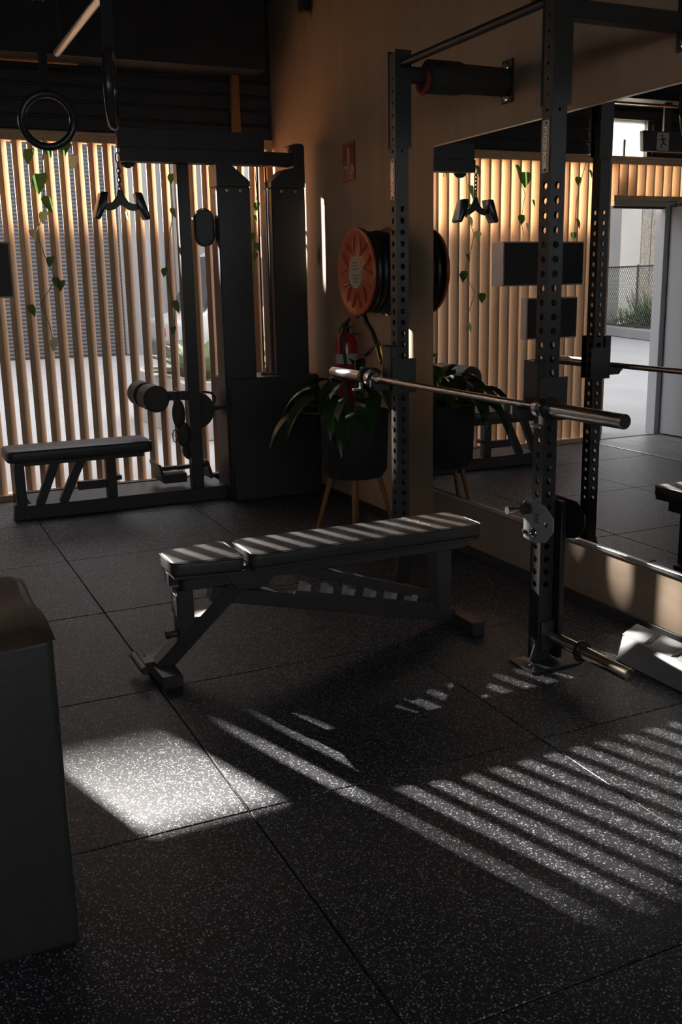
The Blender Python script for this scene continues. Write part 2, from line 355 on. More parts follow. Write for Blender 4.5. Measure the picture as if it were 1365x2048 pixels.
# --- slat screen wall at the back
DX0, DX1, DZ = -1.00, -0.352, 2.095     # doorway
wb = MB()
wb.box(XL, XW, YS + 0.02, YS + 0.14, 2.80, ZC)                              # cladding above the screen
wb.box(XL, -0.80, YS + 0.02, YS + 0.14, 2.50, 2.80); wb.box(-0.14, XW, YS + 0.02, YS + 0.14, 2.50, 2.80)
wb.box(XL, -1.95, YS + 0.02, YS + 0.14, 0, 2.50)
wbk = struct(ob('wall_back', wb, 'black_wall'), 'back wall of upright pine slats under black horizontal cladding', 'wall')
for k in range(9):
    z = 2.53 + k * 0.098
    for (a, b) in (((XL, -0.82), (-0.12, XW)) if z < 2.8 else ((XL, XW),)):
        ob('cladding_board', MB().box(a, b, YS - 0.004, YS + 0.02, z - 0.030, z + 0.050), 'black_wall', wbk, 0.004)
ob('top_rail', MB().box(-1.95, XW, YS - 0.005, YS + 0.075, 2.425, 2.472), 'slat', wbk, 0.003)
ob('top_cap', MB().box(-1.95, XW, YS - 0.02, YS + 0.09, 2.4725, 2.492), 'slat', wbk, 0.003)
ob('bottom_sill', MB().box(DX1 + 0.045, XW, YS - 0.03, YS + 0.10, -0.002, 0.042), 'slat', wbk, 0.003)
sw, sdp, th = 0.040, 0.078, math.radians(-35)
slat_me = mesh(MB().box(-sw / 2, sw / 2, -sdp / 2, sdp / 2, 0.042, 2.425), 'pine_slat', 'slat', 0.003)
k = 0; x = 0.891 - 0.1004 * 12
while x < XW - 0.02:
    if x > -0.33: inst('slat', slat_me, wbk, (x + (0.03 if 2.35 < x < 2.45 else 0.068 if 2.45 < x < 2.55 else 0.065 if 2.55 < x < 2.65 else 0.045 if x > 2.65 else 0), YS + 0.038, 0), th)
    x += 0.1004
short_me = mesh(MB().box(-sw / 2, sw / 2, -sdp / 2, sdp / 2, 2.165, 2.425), 'pine_slat_short', 'slat', 0.003)
for k in range(15): inst('short_slat', short_me, wbk, (-0.445 - 0.1004 * k, YS + 0.038, 0), th)
ob('header_rail', MB().box(-1.95, -0.412, YS - 0.005, YS + 0.075, 2.118, 2.165), 'slat', wbk, 0.003)
ob('slat_post', MB().box(-0.376, -0.358, YS - 0.01, YS + 0.06, 0.0, 2.425), 'slat', wbk, 0.003)
ob('sun_diffuser', MB().box(-1.95, -0.412, YS + 0.082, YS + 0.088, 2.12, 2.46), 'opal', wbk)  # translucent sheet added behind the header slats to spread and soften sunlight
ob('corner_stud', MB().box(XW - 0.062, XW - 0.018, YS - 0.05, YS - 0.006, 0.045, 2.425), 'slat', wbk, 0.003)
ob('corner_post', MB().box(2.47, 2.53, YS - 0.12, YS - 0.075, 2.50, 2.92), 'legwood', wbk, 0.003)
# black housing box of the roller shutter above the screen
tr = struct(ob('trim_1', MB().box(XL, 2.655, 6.86, YS - 0.005, 2.90, ZC - 0.002), 'black_wall', None, 0.004), 'black roller shutter housing above the slat screen', 'shutter housing')
tr2 = struct(ob('trim_2', MB().box(XL, 1.36, 6.82, 6.858, 2.845, 2.862), 'legwood', None, 0.002), 'thin horizontal rail below the shutter housing', 'rail')
DXH = -0.412
# doorway: frame, glazed leaf, closer, fanlight
d1 = struct(ob('door_1', MB().box(DX0 - 0.05, DXH, YS - 0.01, YS + 0.04, DZ - 0.02, 2.1175), 'cabinet', None, 0.003), 'entrance doorway in the slat wall with grey metal frame', 'door')
ob('door_jamb', MB().box(DX0 - 0.06, DX0, YS - 0.01, YS + 0.11, 0.0, DZ - 0.02), 'door_grey', d1, 0.003)
ob('door_head', MB().box(DX0, DXH, YS + 0.0, YS + 0.04, DZ - 0.04, DZ - 0.02), 'frame_dark', d1, 0.002)
ob('outer_post', MB().box(-0.69, -0.535, YS + 0.36, YS + 0.44, -0.02, 2.45), 'frame_dark', d1, 0.004)
ob('side_panel', MB().box(-1.95, DX0 - 0.062, YS + 0.01, YS + 0.09, 0.0, 2.116), 'door_grey', d1, 0.004)
lf = ob('door_leaf', MB().box(DX0 - 0.10, DX0 - 0.06, 6.32, YS - 0.012, 0.012, 2.07), 'door_grey', d1, 0.003)
ob('door_handle', MB().tube((DX0 - 0.02, 6.40, 0.9), (DX0 - 0.02, 6.40, 1.2), 0.012, 10).tube((DX0 - 0.06, 6.40, 0.92), (DX0 - 0.02, 6.40, 0.92), 0.008, 8).tube((DX0 - 0.06, 6.40, 1.18), (DX0 - 0.02, 6.40, 1.18), 0.008, 8), 'alu', lf)
ob('door_closer', MB().box(-1.40, -1.12, YS - 0.05, YS - 0.0105, 2.075, 2.112), 'alu', d1, 0.004)
ob('closer_arm', MB().beam((-1.15, YS - 0.06, 2.118), (-0.93, YS - 0.02, 2.085), 0.02, 0.008), 'alu', d1)
ob('fanlight_pane', MB().box(-0.80, -0.14, YS + 0.06, YS + 0.066, 2.50, 2.80), 'opal', d1)
fz = ob('fanlight_frame', MB().box(-0.80, -0.775, YS + 0.02, YS + 0.10, 2.50, 2.80).box(-0.165, -0.14, YS + 0.02, YS + 0.10, 2.50, 2.80).box(-0.56, -0.54, YS + 0.05, YS + 0.08, 2.50, 2.64).box(-0.36, -0.34, YS + 0.05, YS + 0.08, 2.50, 2.62), 'frame_dark', d1)

# ------------------------------------------------------------------ outdoors
struct(ob('ground', MB().box(-60, 60, YS + 0.12, 90, -0.14, -0.02), 'concrete'), 'pale concrete forecourt beyond the slats', 'ground')
struct(ob('bounce_yard', MB().box(-60, 60, -60, YF - 0.15, -0.14, -0.02), 'concrete'), 'unseen pale concrete yard added behind the viewer to bounce daylight', 'ground')  # added out of view to reflect daylight in through the rear window
w = thing('warehouse', 'tall white warehouse with charcoal roller door across the forecourt', 'building', (4, 22.5, 0))
ob('wall', MB().box(-13.2, 30, 22.15, 34, -0.02, 8.12), 'white_wall', w)
rd = MB(); n = 56; zz0, zz1 = 0.0, 4.45; prof = []
for i in range(n * 2 + 1):
    z = zz0 + (zz1 - zz0) * i / (n * 2); prof.append((0.010 if i % 2 else 0.0, z))
vs_ = []; fs_ = []
for i, (dy, z) in enumerate(prof):
    vs_ += [(-1.5, 22.10 - dy, z), (5.0, 22.10 - dy, z)]
    if i: fs_.append((2 * i - 2, 2 * i - 1, 2 * i + 1, 2 * i))
rd.add(vs_, fs_)
rdo = ob('roller_door', rd, 'roller', w, 0, 1, 'charcoal corrugated roller door', smooth=False)
ob('door_track', MB().box(5.0, 5.16, 22.02, 22.14, 0, 4.6), 'white_wall', rdo, 0.01)
ob('door_head', MB().box(-1.6, 5.16, 21.98, 22.145, 4.46, 4.9), 'white_wall', rdo, 0.01)
ob('downpipe', MB().path([(5.12, 21.93, 0.0), (5.12, 21.93, 3.3), (5.12, 21.93, 3.45), (5.12, 21.93, 8.0)], 0.06, 10), 'planter', w)
ob('pillar', MB().box(6.1, 6.95, 21.7, 22.14, 0, 8.0), 'grey_wall', w, 0.02)
ob('parapet', MB().box(-13.3, 30.1, 22.05, 22.145, 7.85, 8.27), 'white_wall', w, 0.01)

pl = thing('planter', 'white concrete planter box outside the slats holding an agave', 'planter', (3.6, 10.2, 0))
pm = MB(); pm.box(2.62, 5.2, 9.2, 9.30, -0.02, 0.55); pm.box(2.62, 2.72, 9.30, 11.4, -0.02, 0.55); pm.box(2.72, 5.2, 11.3, 11.4, -0.02, 0.55); pm.box(5.1, 5.2, 9.30, 11.3, -0.02, 0.55)
ob('box', pm, 'planter', pl, 0.008)
ob('soil', MB().box(2.725, 5.095, 9.305, 11.295, -0.02, 0.48), 'soil', pl)
ag = thing('agave', 'pale green agave rosette growing in the white planter', 'plant', (2.98, 9.9, 0.5))
for k in range(26):
    a = k * 2.399963; el = 0.25 + 1.05 * (k / 26) ** 0.8; L = 0.62 - 0.15 * (k / 26)
    m = MB().leaf((2.98 + 0.04 * math.cos(a), 9.9 + 0.04 * math.sin(a), 0.50), (math.cos(a) * math.cos(el), math.sin(a) * math.cos(el), math.sin(el)), L, 0.24, 0.35, 0.2, 6, None, -0.6)
    ob('leaf', m, 'agave', ag)
ag2 = thing('agave', 'second agave in the planter nearer the van', 'plant', (3.7, 10.6, 0.5))
for k in range(20):
    a = k * 2.399963 + 1; el = 0.25 + 1.05 * (k / 20) ** 0.8
    ob('leaf', MB().leaf((3.7 + 0.04 * math.cos(a), 10.6 + 0.04 * math.sin(a), 0.50), (math.cos(a) * math.cos(el), math.sin(a) * math.cos(el), math.sin(el)), 0.55, 0.22, 0.35, 0.2, 6, None, -0.6), 'agave', ag2)

vn = thing('delivery_van', 'white delivery van parked behind the agave planter', 'van', (5.6, 14.6, 0))
prof = [(3.85, 0.45), (3.85, 0.95), (4.25, 1.08), (4.75, 1.92), (5.1, 2.12), (8.6, 2.12), (8.6, 0.45)]
ob('body', MB().prism(prof, (0, 13.6, 0), (1, 0, 0), (0, 0, 1), (0, 1.9, 0)), 'van_white', vn, 0.05, 2)
ob('windscreen', MB().prism([(4.24, 1.12), (4.70, 1.88), (4.73, 1.865), (4.27, 1.10)], (-0.02, 13.72, 0.01), (1, 0, 0), (0, 0, 1), (0, 1.66, 0)), 'van_glass', vn)
ob('side_window', MB().prism([(4.5, 1.15), (4.86, 1.82), (5.5, 1.85), (5.5, 1.15)], (0, 13.592, 0), (1, 0, 0), (0, 0, 1), (0, 0.02, 0)), 'van_glass', vn)
ob('side_mirror', MB().rbox(4.38, 4.5, 13.28, 13.46, 1.12, 1.42, 0.03).box(4.43, 4.46, 13.4, 13.62, 1.15, 1.2), 'gloss_black', vn, 0.01)
ob('bumper', MB().box(3.78, 3.92, 13.62, 15.48, 0.38, 0.68), 'black', vn, 0.03)
ob('headlight', MB().rbox(3.83, 3.95, 13.64, 13.95, 0.72, 0.92, 0.03), 'alu', vn)
ob('badge', MB().box(3.838, 3.848, 14.4, 14.7, 0.74, 0.86), 'redband', vn)
for wx in (4.6, 7.7):
    for wy, s_ in ((13.58, 1), (15.52, -1)):
        wo = ob('wheel', MB().lathe((wx, wy, 0.34), (0, s_, 0), [(0.2, 0), (0.33, 0.0), (0.36, 0.03), (0.36, 0.2), (0.33, 0.22), (0.0, 0.22)], 24), 'tyre', vn)
        ob('hub', MB().lathe((wx, wy - 0.012 * s_, 0.34), (0, s_, 0), [(0.0, 0), (0.16, 0), (0.2, 0.02)], 16), 'alu', wo)

# boundary seen through the doorway in the mirror
kd = Vector((-0.306, 0.952, 0)); kn = Vector((-0.952, -0.306, 0)); k0 = Vector((-9.0, 12.2, 0)); k1 = k0 + kd * 10.1
kb = struct(ob('kerb', MB().beam(k0 + kn * 0.15 + Vector((0, 0, 0.10)), k1 + kn * 0.15 + Vector((0, 0, 0.10)), 0.30, 0.24), 'concrete', None, 0.02), 'low concrete kerb below the chain-link fence', 'kerb')
fe = thing('chain_link_fence', 'grey chain-link fence on the kerb outside the doorway', 'fence', k0 + kn * 0.2)
F0 = k0 + kn * 0.2; zb, zt = 0.24, 1.72
wm = MB(); Lf = 10.0; hgt = zt - zb; pt = 0.13
i = -hgt
def wire(mb, a, b, r):
    mb.path([a, b], r, 3)
while i < Lf:
    for s_ in (0, 1):
        a0, a1 = max(i, 0), min(i + hgt, Lf)
        if a1 > a0:
            za, zb_ = zb + (a0 - i), zb + (a1 - i)
            if s_: za, zb_ = zt - (a0 - i), zt - (a1 - i)
            wire(wm, F0 + kd * a0 + Vector((0, 0, za)), F0 + kd * a1 + Vector((0, 0, zb_)), 0.0055)
    i += pt
o = ob('wire_mesh', wm, 'wire', fe); o['kind'] = 'stuff'
ob('top_rail', MB().tube(F0 + Vector((0, 0, zt)), F0 + kd * Lf + Vector((0, 0, zt)), 0.02, 8), 'wire', fe)
ob('bottom_rail', MB().tube(F0 + Vector((0, 0, zb + 0.02)), F0 + kd * Lf + Vector((0, 0, zb + 0.02)), 0.015, 8), 'wire', fe)
for k in range(3): ob('post', MB().tube(F0 + kd * (k * 3.3 + 1.2) + Vector((0, 0, 0.2)), F0 + kd * (k * 3.3 + 1.2) + Vector((0, 0, zt + 0.04)), 0.025, 8), 'wire', fe)
fb = thing('concrete_building', 'concrete building with pale and pebble-dashed wall panels behind the fence', 'building', k0 + kn * 4.0)
B0 = k0 + kn * 4.0
for k, (a, b, mm) in enumerate(((-6, 10.9, 'pebble'), (10.95, 15.3, 'pebble'), (15.35, 16.05, 'pebble'), (16.1, 19.4, 'pale_panel'), (19.45, 32.0, 'pale_panel'))):
    ob('wall_panel', MB().beam(B0 + kd * a + Vector((0, 0, 3.5)), B0 + kd * b + Vector((0, 0, 3.5)), 0.3, 7.1), mm, fb, 0.01)
bs = thing('ornamental_grass', 'green ornamental grass with cream plumes behind the fence', 'shrub', k0 + kn * 1.6 + kd * 9.0)
g = MB(); gp = MB(); random.seed(11)
for c, hh, cnt in ((8.6, 1.15, 420), (9.6, 0.95, 340), (10.6, 0.55, 220), (7.4, 1.1, 300)):
    cc = k0 + kn * 1.3 + kd * c
    for _ in range(cnt):
        a = random.uniform(0, 2 * PI); rr = random.uniform(0, 0.5); el = random.uniform(0.5, 1.5)
        g.leaf(cc + Vector((math.cos(a) * rr, math.sin(a) * rr, 0.1)), (math.cos(a) * math.cos(el), math.sin(a) * math.cos(el), math.sin(el)), hh * random.uniform(0.6, 1.2), 0.035, 1.0, 0.1, 3, None, -0.5)
    for _ in range(int(hh * 7)):
        a = random.uniform(0, 2 * PI); b0 = cc + Vector((math.cos(a) * 0.25, math.sin(a) * 0.25, hh * 0.5)); d_ = Vector((math.cos(a) * 0.3, math.sin(a) * 0.3, 1)).normalized()
        gp.path([b0, b0 + d_ * hh * 0.5, b0 + d_ * hh * 0.75], [0.006, 0.035, 0.004], 5)
o = ob('foliage', g, 'grass', bs); o['kind'] = 'stuff'
o = ob('plumes', gp, 'plume', bs); o['kind'] = 'stuff'
struct(ob('planting_bed', MB().beam(k0 + kn * 1.9 + Vector((0, 0, 0.1)), k1 + kn * 1.9 + Vector((0, 0, 0.1)), 3.2, 0.24), 'soil'), 'planted soil strip behind the kerb', 'ground')

# ------------------------------------------------------------------ wall mirror
mi = thing('wall_mirror', 'large wall mirror on the plywood wall behind the rack', 'mirror', (XW, 2.0, 0.3))
ob('glass', MB().box(XW - 0.010, XW - 0.0055, -0.6, 4.815, 0.308, 2.152), 'mirror', mi)
ob('backing', MB().box(XW - 0.0055, XW - 0.001, -0.6, 4.815, 0.308, 2.152), 'black', mi)
ob('bottom_channel', MB().box(XW - 0.020, XW - 0.001, -0.6, 4.80, 0.286, 0.307), 'alu', mi, 0.003)
ob('top_channel', MB().box(XW - 0.012, XW - 0.001, -0.6, 4.815, 2.1525, 2.158), 'alu', mi)

# ------------------------------------------------------------------ squat rack
rk = thing('squat_rack', 'charcoal wall-mounted squat rack with two perforated uprights', 'squat rack', (2.23, 3.55, 0))
UX0, UX1 = 2.196, 2.258
def holed(mb, o_, u, n_, w_, z0, z1, holes, r, c=0.0246, th_=0.004):
    o_, u, n_ = Vector(o_), Vector(u), Vector(n_); Z = Vector((0, 0, 1))
    def quad(a, b): mb.add([o_ + Z * a - u * w_ / 2, o_ + Z * a + u * w_ / 2, o_ + Z * b + u * w_ / 2, o_ + Z * b - u * w_ / 2], [(0, 1, 2, 3)])
    cur = z0
    for hz in sorted(holes):
        if hz - c > cur + 1e-4: quad(cur, hz - c)
        rp = []
        for (ua, va), (ub, vb) in (((-1, -1), (1, -1)), ((1, -1), (1, 1)), ((1, 1), (-1, 1)), ((-1, 1), (-1, -1))):
            for t in range(4): rp.append(((ua + (ub - ua) * t / 4) * w_ / 2, (va + (vb - va) * t / 4) * c))
        m_ = len(rp); vs2 = [o_ + u * a + Z * (hz + b) for a, b in rp]
        for a, b in rp:
            an = math.atan2(b / c, a / (w_ / 2)); vs2.append(o_ + u * math.cos(an) * r + Z * (hz + math.sin(an) * r))
        for i2 in range(m_): vs2.append(vs2[m_ + i2] - n_ * th_)
        fs2 = []
        for i2 in range(m_):
            j2 = (i2 + 1) % m_; fs2 += [(i2, j2, m_ + j2, m_ + i2), (m_ + i2, m_ + j2, 2 * m_ + j2, 2 * m_ + i2)]
        mb.add(vs2, fs2); cur = hz + c
    if z1 > cur: quad(cur, z1)
big = [1.780 - 0.0505 * k for k in range(30)]; big = [z for z in big if z > 0.25]
small = [2.03 + 0.0505 * k for k in range(7)]
def upright(y0, y1, name_n):
    m = MB(); xc, yc, w_ = (UX0 + UX1) / 2, (y0 + y1) / 2, UX1 - UX0; z0, z1 = 0.006, 2.44
    for (o_, u, n_) in (((UX0, yc, 0), (0, 1, 0), (-1, 0, 0)), ((UX1, yc, 0), (0, 1, 0), (1, 0, 0)), ((xc, y0, 0), (1, 0, 0), (0, -1, 0)), ((xc, y1, 0), (1, 0, 0), (0, 1, 0))):
        holed(m, o_, u, n_, w_, z0, 1.81, big, 0.0128)
        holed(m, o_, u, n_, w_, 1.81, z1, small, 0.006)
    m.add([(UX0, y0, z1), (UX1, y0, z1), (UX1, y1, z1), (UX0, y1, z1)], [(0, 1, 2, 3)])
    up_ = bpy.data.objects.new('upright', None)
    me = bpy.data.meshes.new('upright'); off = Vector(rk.location)
    me.from_pydata([tuple(Vector(v) - off) for v in m.v], [], m.f); me.materials.append(MT['rack'])
    up_ = bpy.data.objects.new('upright', me); C.objects.link(up_); up_.parent = rk
    # maker's plate reading upwards
    ob('name_plate', MB().box(UX0 - 0.0025, UX0 - 0.0002, yc - 0.021, yc + 0.021, 1.822, 1.998), 'plate_metal', up_, 0.001, 1, 'dark metal name plate')
    text('plate_lettering', 'IRONEDGE', 0.030, (UX0 - 0.0035, yc, 1.910), (0, 0, 1), (0, 1, 0), 'alu', up_)
    for zz in (1.832, 1.988): ob('rivet', MB().lathe((UX0 - 0.0025, yc, zz), (-1, 0, 0), [(0.004, 0), (0.003, 0.002), (0, 0.0025)], 10), 'black', up_)
    for nnum in range(2, 10):
        text('height_number', str(nnum), 0.016, (UX0 - 0.0009, yc + 0.022, 1.529 + (nnum - 8) * 0.1515 + 0.012), (0, -1, 0), (0, 0, 1), 'black', up_, 0.0004)
    return up_
NY0, NY1, FY0, FY1 = 2.967, 3.029, 4.109, 4.171
un = upright(NY0, NY1, 0); uf = upright(FY0, FY1, 1)
for y0, y1, u_ in ((NY0, NY1, un), (FY0, FY1, uf)):
    yc = (y0 + y1) / 2
    bp = ob('base_plate', MB().box(2.110, 2.345, y0 - 0.087, y1 + 0.004, 0.0, 0.0095), 'steel', rk, 0.003)
    ob('anchor_bolt', MB().lathe((2.150, y0 - 0.035, 0.0095), (0, 0, 1), [(0.016, 0), (0.016, 0.003), (0.010, 0.004), (0.010, 0.011), (0.0, 0.012)], 12), 'chrome', bp)
    ob('foot_gusset', MB().prism([(0, 0), (0.0, 0.10), (-0.034, 0.0)], (UX0 - 0.0004, y0 + 0.002, 0.0096), (1, 0, 0), (0, 0, 1), (0, 0.006, 0)), 'steel', bp)
    sl = MB(); e = 0.0045
    sl.box(UX0 - e, UX1 + 0.014, y0 - e, y0 - 0.0004, 2.045, 2.45); sl.box(UX0 - e, UX1 + 0.014, y1 + 0.0004, y1 + e, 2.045, 2.45)
    ob('top_sleeve', sl, 'rack', rk, 0.001)
    st = ob('wall_stringer', MB().box(UX1 + 0.0005, XW - 0.012, yc - 0.03, yc + 0.03, 2.325, 2.385), 'rack', rk, 0.003)
    ob('wall_plate', MB().box(XW - 0.0115, XW - 0.0008, yc - 0.045, yc + 0.045, 2.265, 2.455), 'rack', st, 0.003)
    for zz in (2.292, 2.43):
        ob('plate_bolt', MB().lathe((XW - 0.0115, yc, zz), (-1, 0, 0), [(0.018, 0), (0.018, 0.003), (0.011, 0.004), (0.011, 0.012), (0, 0.012)], 12), 'chrome', st)
ob('pull_up_bar', MB().tube((2.227, NY1 + 0.0005, 2.392), (2.227, FY0 - 0.0005, 2.392), 0.017, 18), 'rack', rk)
# J-cups
def jcup(y0, y1, lab, zoff=0.0):
    yc = (y0 + y1) / 2
    j = thing('j_cup', lab, 'bar holder', (UX0 - 0.03, yc, 0.98), 'bar holders on the rack')
    ob('back_block', MB().box(UX0 - 0.040, UX0 - 0.0008, y0 - 0.012, y1 + 0.016, 0.965, 1.168), 'hose', j, 0.003)
    ob('shelf', MB().prism([(0, 0), (0.112, 0), (0.135, 0.03), (0.135, 0.055), (0.122, 0.055), (0.118, 0.034), (0, 0.034)], (UX0 - 0.0008, y0 + 0.002, 0.965), (-1, 0, 0), (0, 0, 1), (0, y1 - y0 - 0.004, 0)), 'steel', j, 0.002)
    sp = MB(); sp.box(UX0 - 0.035, UX1 + 0.028, y0 - 0.017, y0 - 0.0125, 0.95, 1.11); sp.box(UX0 - 0.035, UX1 + 0.012, y1 + 0.0165, y1 + 0.021, 0.95, 1.17)
    ob('side_plate', sp, 'steel', j, 0.001)
    ob('lip_edge', MB().box(UX0 - 0.1372, UX0 - 0.1362, yc - 0.026, yc - 0.014, 0.985, 1.015), 'alu', j)
    return j
jcup(NY0, NY1, 'black bar holder clamped to the nearer rack upright'); jcup(FY0, FY1, 'black bar holder clamped to the farther rack upright')
# barbell
BX, BZ, B0y, B1y = 2.118, 1.0145, 2.437, 4.665
bb = thing('barbell', 'long steel barbell resting empty across the rack holders', 'barbell', (BX, 3.55, BZ))
ob('shaft', MB().tube((BX, B0y + 0.40, BZ), (BX, B1y - 0.40, BZ), 0.0142, 20), 'barsteel', bb)
for s_, ye in ((1, B0y), (-1, B1y)):
    sv = ob('sleeve', MB().lathe((BX, ye, BZ), (0, s_, 0), [(0.0, 0.0), (0.022, 0.0), (0.025, 0.003), (0.025, 0.425), (0.038, 0.427), (0.038, 0.452), (0.030, 0.455), (0.020, 0.475)], 28), 'barsteel', bb)
    ob('end_cap', MB().lathe((BX, ye - 0.0012 * s_, BZ), (0, s_, 0), [(0, 0), (0.0215, 0), (0.0215, 0.0015)], 24), 'black', sv)
    ob('ring_mark', MB().lathe((BX, 3.551 - s_ * 0.42, BZ), (0, 1, 0), [(0.0146, -0.004), (0.0149, 0), (0.0146, 0.004)], 18), 'chrome', bb)
def collar(yc, s_, lab):
    c = thing('lock_collar', lab, 'collar', (BX, yc, BZ), 'lock collars on the barbell')
    m = MB()
    m.lathe((BX, yc, BZ), (0, 1, 0), [(0.0256, -0.02), (0.040, -0.02), (0.042, -0.016), (0.042, 0.016), (0.040, 0.02), (0.0256, 0.02), (0.0256, -0.02)], 24)
    ob('ring', m, 'gloss_black', c)
    ob('lever', MB().box(BX - 0.070, BX - 0.030, yc - 0.011, yc + 0.011, BZ - 0.062, BZ - 0.050).box(BX - 0.034, BX - 0.022, yc - 0.011, yc + 0.011, BZ - 0.055, BZ - 0.02), 'alu', c, 0.002)
    ob('hinge', MB().tube((BX - 0.018, yc - 0.014, BZ + 0.043), (BX - 0.018, yc + 0.014, BZ + 0.043), 0.008, 10), 'steel', c)
collar(2.838, 1, 'black lock collar on the near barbell sleeve'); collar(4.285, -1, 'black lock collar on the far barbell sleeve beside the extinguisher')
# padded roll hung on the far stringer
yc = (FY0 + FY1) / 2
pr = thing('padded_sleeve', 'black padded sleeve wrapped round the far wall bracket', 'pad', (2.55, yc, 2.35))
ob('pad', MB().lathe((2.36, yc, 2.355), (1, 0, 0), [(0.055, 0), (0.072, 0.012), (0.072, 0.17), (0.064, 0.19), (0.062, 0.42), (0.05, 0.43)], 22), 'foam', pr)
ob('end_ring', MB().torus((2.352, yc, 2.335), (1, 0, 0), 0.05, 0.011, 24, 8), 'redband', pr)
# plate peg at the foot of the near upright
pg = thing('plate_peg', 'chrome plate storage peg low on the near upright', 'storage peg', (2.25, 2.9, 0.108))
ob('peg', MB().lathe((2.25, NY0 - 0.0095, 0.108), (0, -1, 0), [(0.024, 0), (0.024, 0.44), (0.0225, 0.452), (0, 0.453)], 26), 'brass', pg)
MT['pegchrome'] = speck('worn_chrome', (0.56, 0.47, 0.35), (0.66, 0.58, 0.47), 0.22, 30, 1.0); pg.children[0].data.materials[0] = MT['pegchrome']
ob('flange', MB().lathe((2.25, 2.772, 0.108), (0, -1, 0), [(0.0245, 0), (0.040, 0), (0.041, 0.004), (0.041, 0.010), (0.038, 0.014), (0.0245, 0.014)], 26), 'gloss_black', pg)
ob('mount_plate', MB().box(2.205, 2.300, NY0 - 0.0095, NY0 - 0.0006, 0.05, 0.17), 'steel', pg, 0.002)
# roller carriage with IE logo
rc = thing('roller_carriage', 'grey roller carriage with IE logo on the near upright', 'rack attachment', (2.23, 2.95, 0.58))
hexp = [(-0.050, 0.080), (0.076, 0.075), (0.129, 0.034), (0.131, -0.011), (0.085, -0.063), (0.012, -0.080), (-0.051, -0.069)]
cy = 2.962
def plate(x_, t_, mm): return ob('side_plate', MB().prism(hexp, (x_, cy, 0.575), (0, -1, 0), (0, 0, 1), (t_, 0, 0)), mm, rc, 0.002)
spl = plate(2.148, 0.008, 'wedge'); spl.data.materials[0] = MT['ieplate']
hexb = [(a * 1.05 - 0.0, b * 1.05) for a, b in hexp]
plate(2.292, 0.008, 'hose')
text('logo', 'IE', 0.048, (2.1475, 2.930, 0.592), (0, -1, 0), (0, 0, 1), 'black', spl, 0.0006)
ob('roller', MB().tube((2.1565, 3.000, 0.615), (2.2895, 3.000, 0.615), 0.010, 14), 'black', rc)
ob('bumper_roller', MB().tube((2.118, 2.978, 0.622), (2.1475, 2.978, 0.622), 0.020, 20), 'black', rc)
ob('pull_pin', MB().tube((2.118, 3.046, 0.607), (2.160, 3.046, 0.607), 0.010, 14).tube((2.095, 3.046, 0.607), (2.118, 3.046, 0.607), 0.015, 14), 'alu', rc)
for yy, zz in ((3.000, 0.640), (3.002, 0.530), (2.868, 0.582)): ob('bolt', MB().lathe((2.148, yy, zz), (-1, 0, 0), [(0.010, 0), (0.010, 0.005), (0.006, 0.006), (0, 0.010)], 10), 'chrome', rc)
ob('pivot_ring', MB().torus((2.146, 2.948, 0.535), (1, 0, 0), 0.017, 0.004, 24, 8), 'chrome', rc)
ob('pivot_hole', MB().lathe((2.1478, 2.948, 0.535), (-1, 0, 0), [(0, 0), (0.0135, 0), (0.0135, 0.0015), (0, 0.0015)], 18), 'black', rc)
ob('slide_column', MB().box(2.262, 2.286, 2.930, 3.030, 0.02, 0.645), 'hose', rc, 0.003)

# ------------------------------------------------------------------ adjustable bench
YB = 3.535; ZT = 0.465
bn = thing('adjustable_bench', 'black adjustable weight bench lying flat under the barbell', 'weight bench', (1.55, YB, 0))
def pad(name, x0, x1, h0, h1, t=0.056):
    pts = []
    r = 0.035
    base = [(x0, -h0), (x1, -h1), (x1, h1), (x0, h0)]
    for i in range(4):
        p0, p1, p2 = Vector(base[i - 1]), Vector(base[i]), Vector(base[(i + 1) % 4]); a = (p0 - p1).normalized(); b = (p2 - p1).normalized()
        for k in range(5):
            q = k / 4; pts.append(tuple(p1 + a * r * (1 - q) ** 2 + b * r * q ** 2))
    o = ob(name, MB().prism(pts, (0, YB, ZT - t), (1, 0, 0), (0, 1, 0), (0, 0, t)), 'vinylblack', bn, 0.012, 3)
    ob('piping', MB().path([(a, YB + b, ZT - 0.005) for a, b in pts], 0.0035, 6, True), 'vinylblack', o)
    ob('base_board', MB().prism([(x0 + 0.01, -h0 + 0.012), (x1 - 0.01, -h1 + 0.012), (x1 - 0.01, h1 - 0.012), (x0 + 0.01, h0 - 0.012)], (0, YB, ZT - t - 0.014), (1, 0, 0), (0, 1, 0), (0, 0, 0.0135)), 'black', o, 0.002)
    return o
pad('seat_pad', 0.893, 1.165, 0.100, 0.142); bpad = pad('back_pad', 1.196, 2.222, 0.133, 0.133)
text('pad_lettering', 'IRONEDGE', 0.055, (1.99, YB - 0.005, ZT + 0.0006), (0, -1, 0), (1, 0, 0), 'grey_print', bpad, 0.0003)
ob('seat_frame', MB().box(0.945, 1.16, YB - 0.05, YB + 0.05, 0.335, 0.394).box(0.905, 0.944, YB + 0.01, YB + 0.075, 0.345, 0.394), 'steel', bn, 0.004)
ob('back_frame', MB().box(1.20, 2.19, YB - 0.055, YB + 0.055, 0.345, 0.394), 'steel', bn, 0.004)
ob('hinge_bracket', MB().prism([(1.10, 0.39), (1.32, 0.39), (1.28, 0.31), (1.16, 0.31)], (0, YB - 0.062, 0), (1, 0, 0), (0, 0, 1), (0, 0.012, 0)).prism([(1.10, 0.39), (1.32, 0.39), (1.28, 0.31), (1.16, 0.31)], (0, YB + 0.050, 0), (1, 0, 0), (0, 0, 1), (0, 0.012, 0)), 'steel', bn, 0.002)
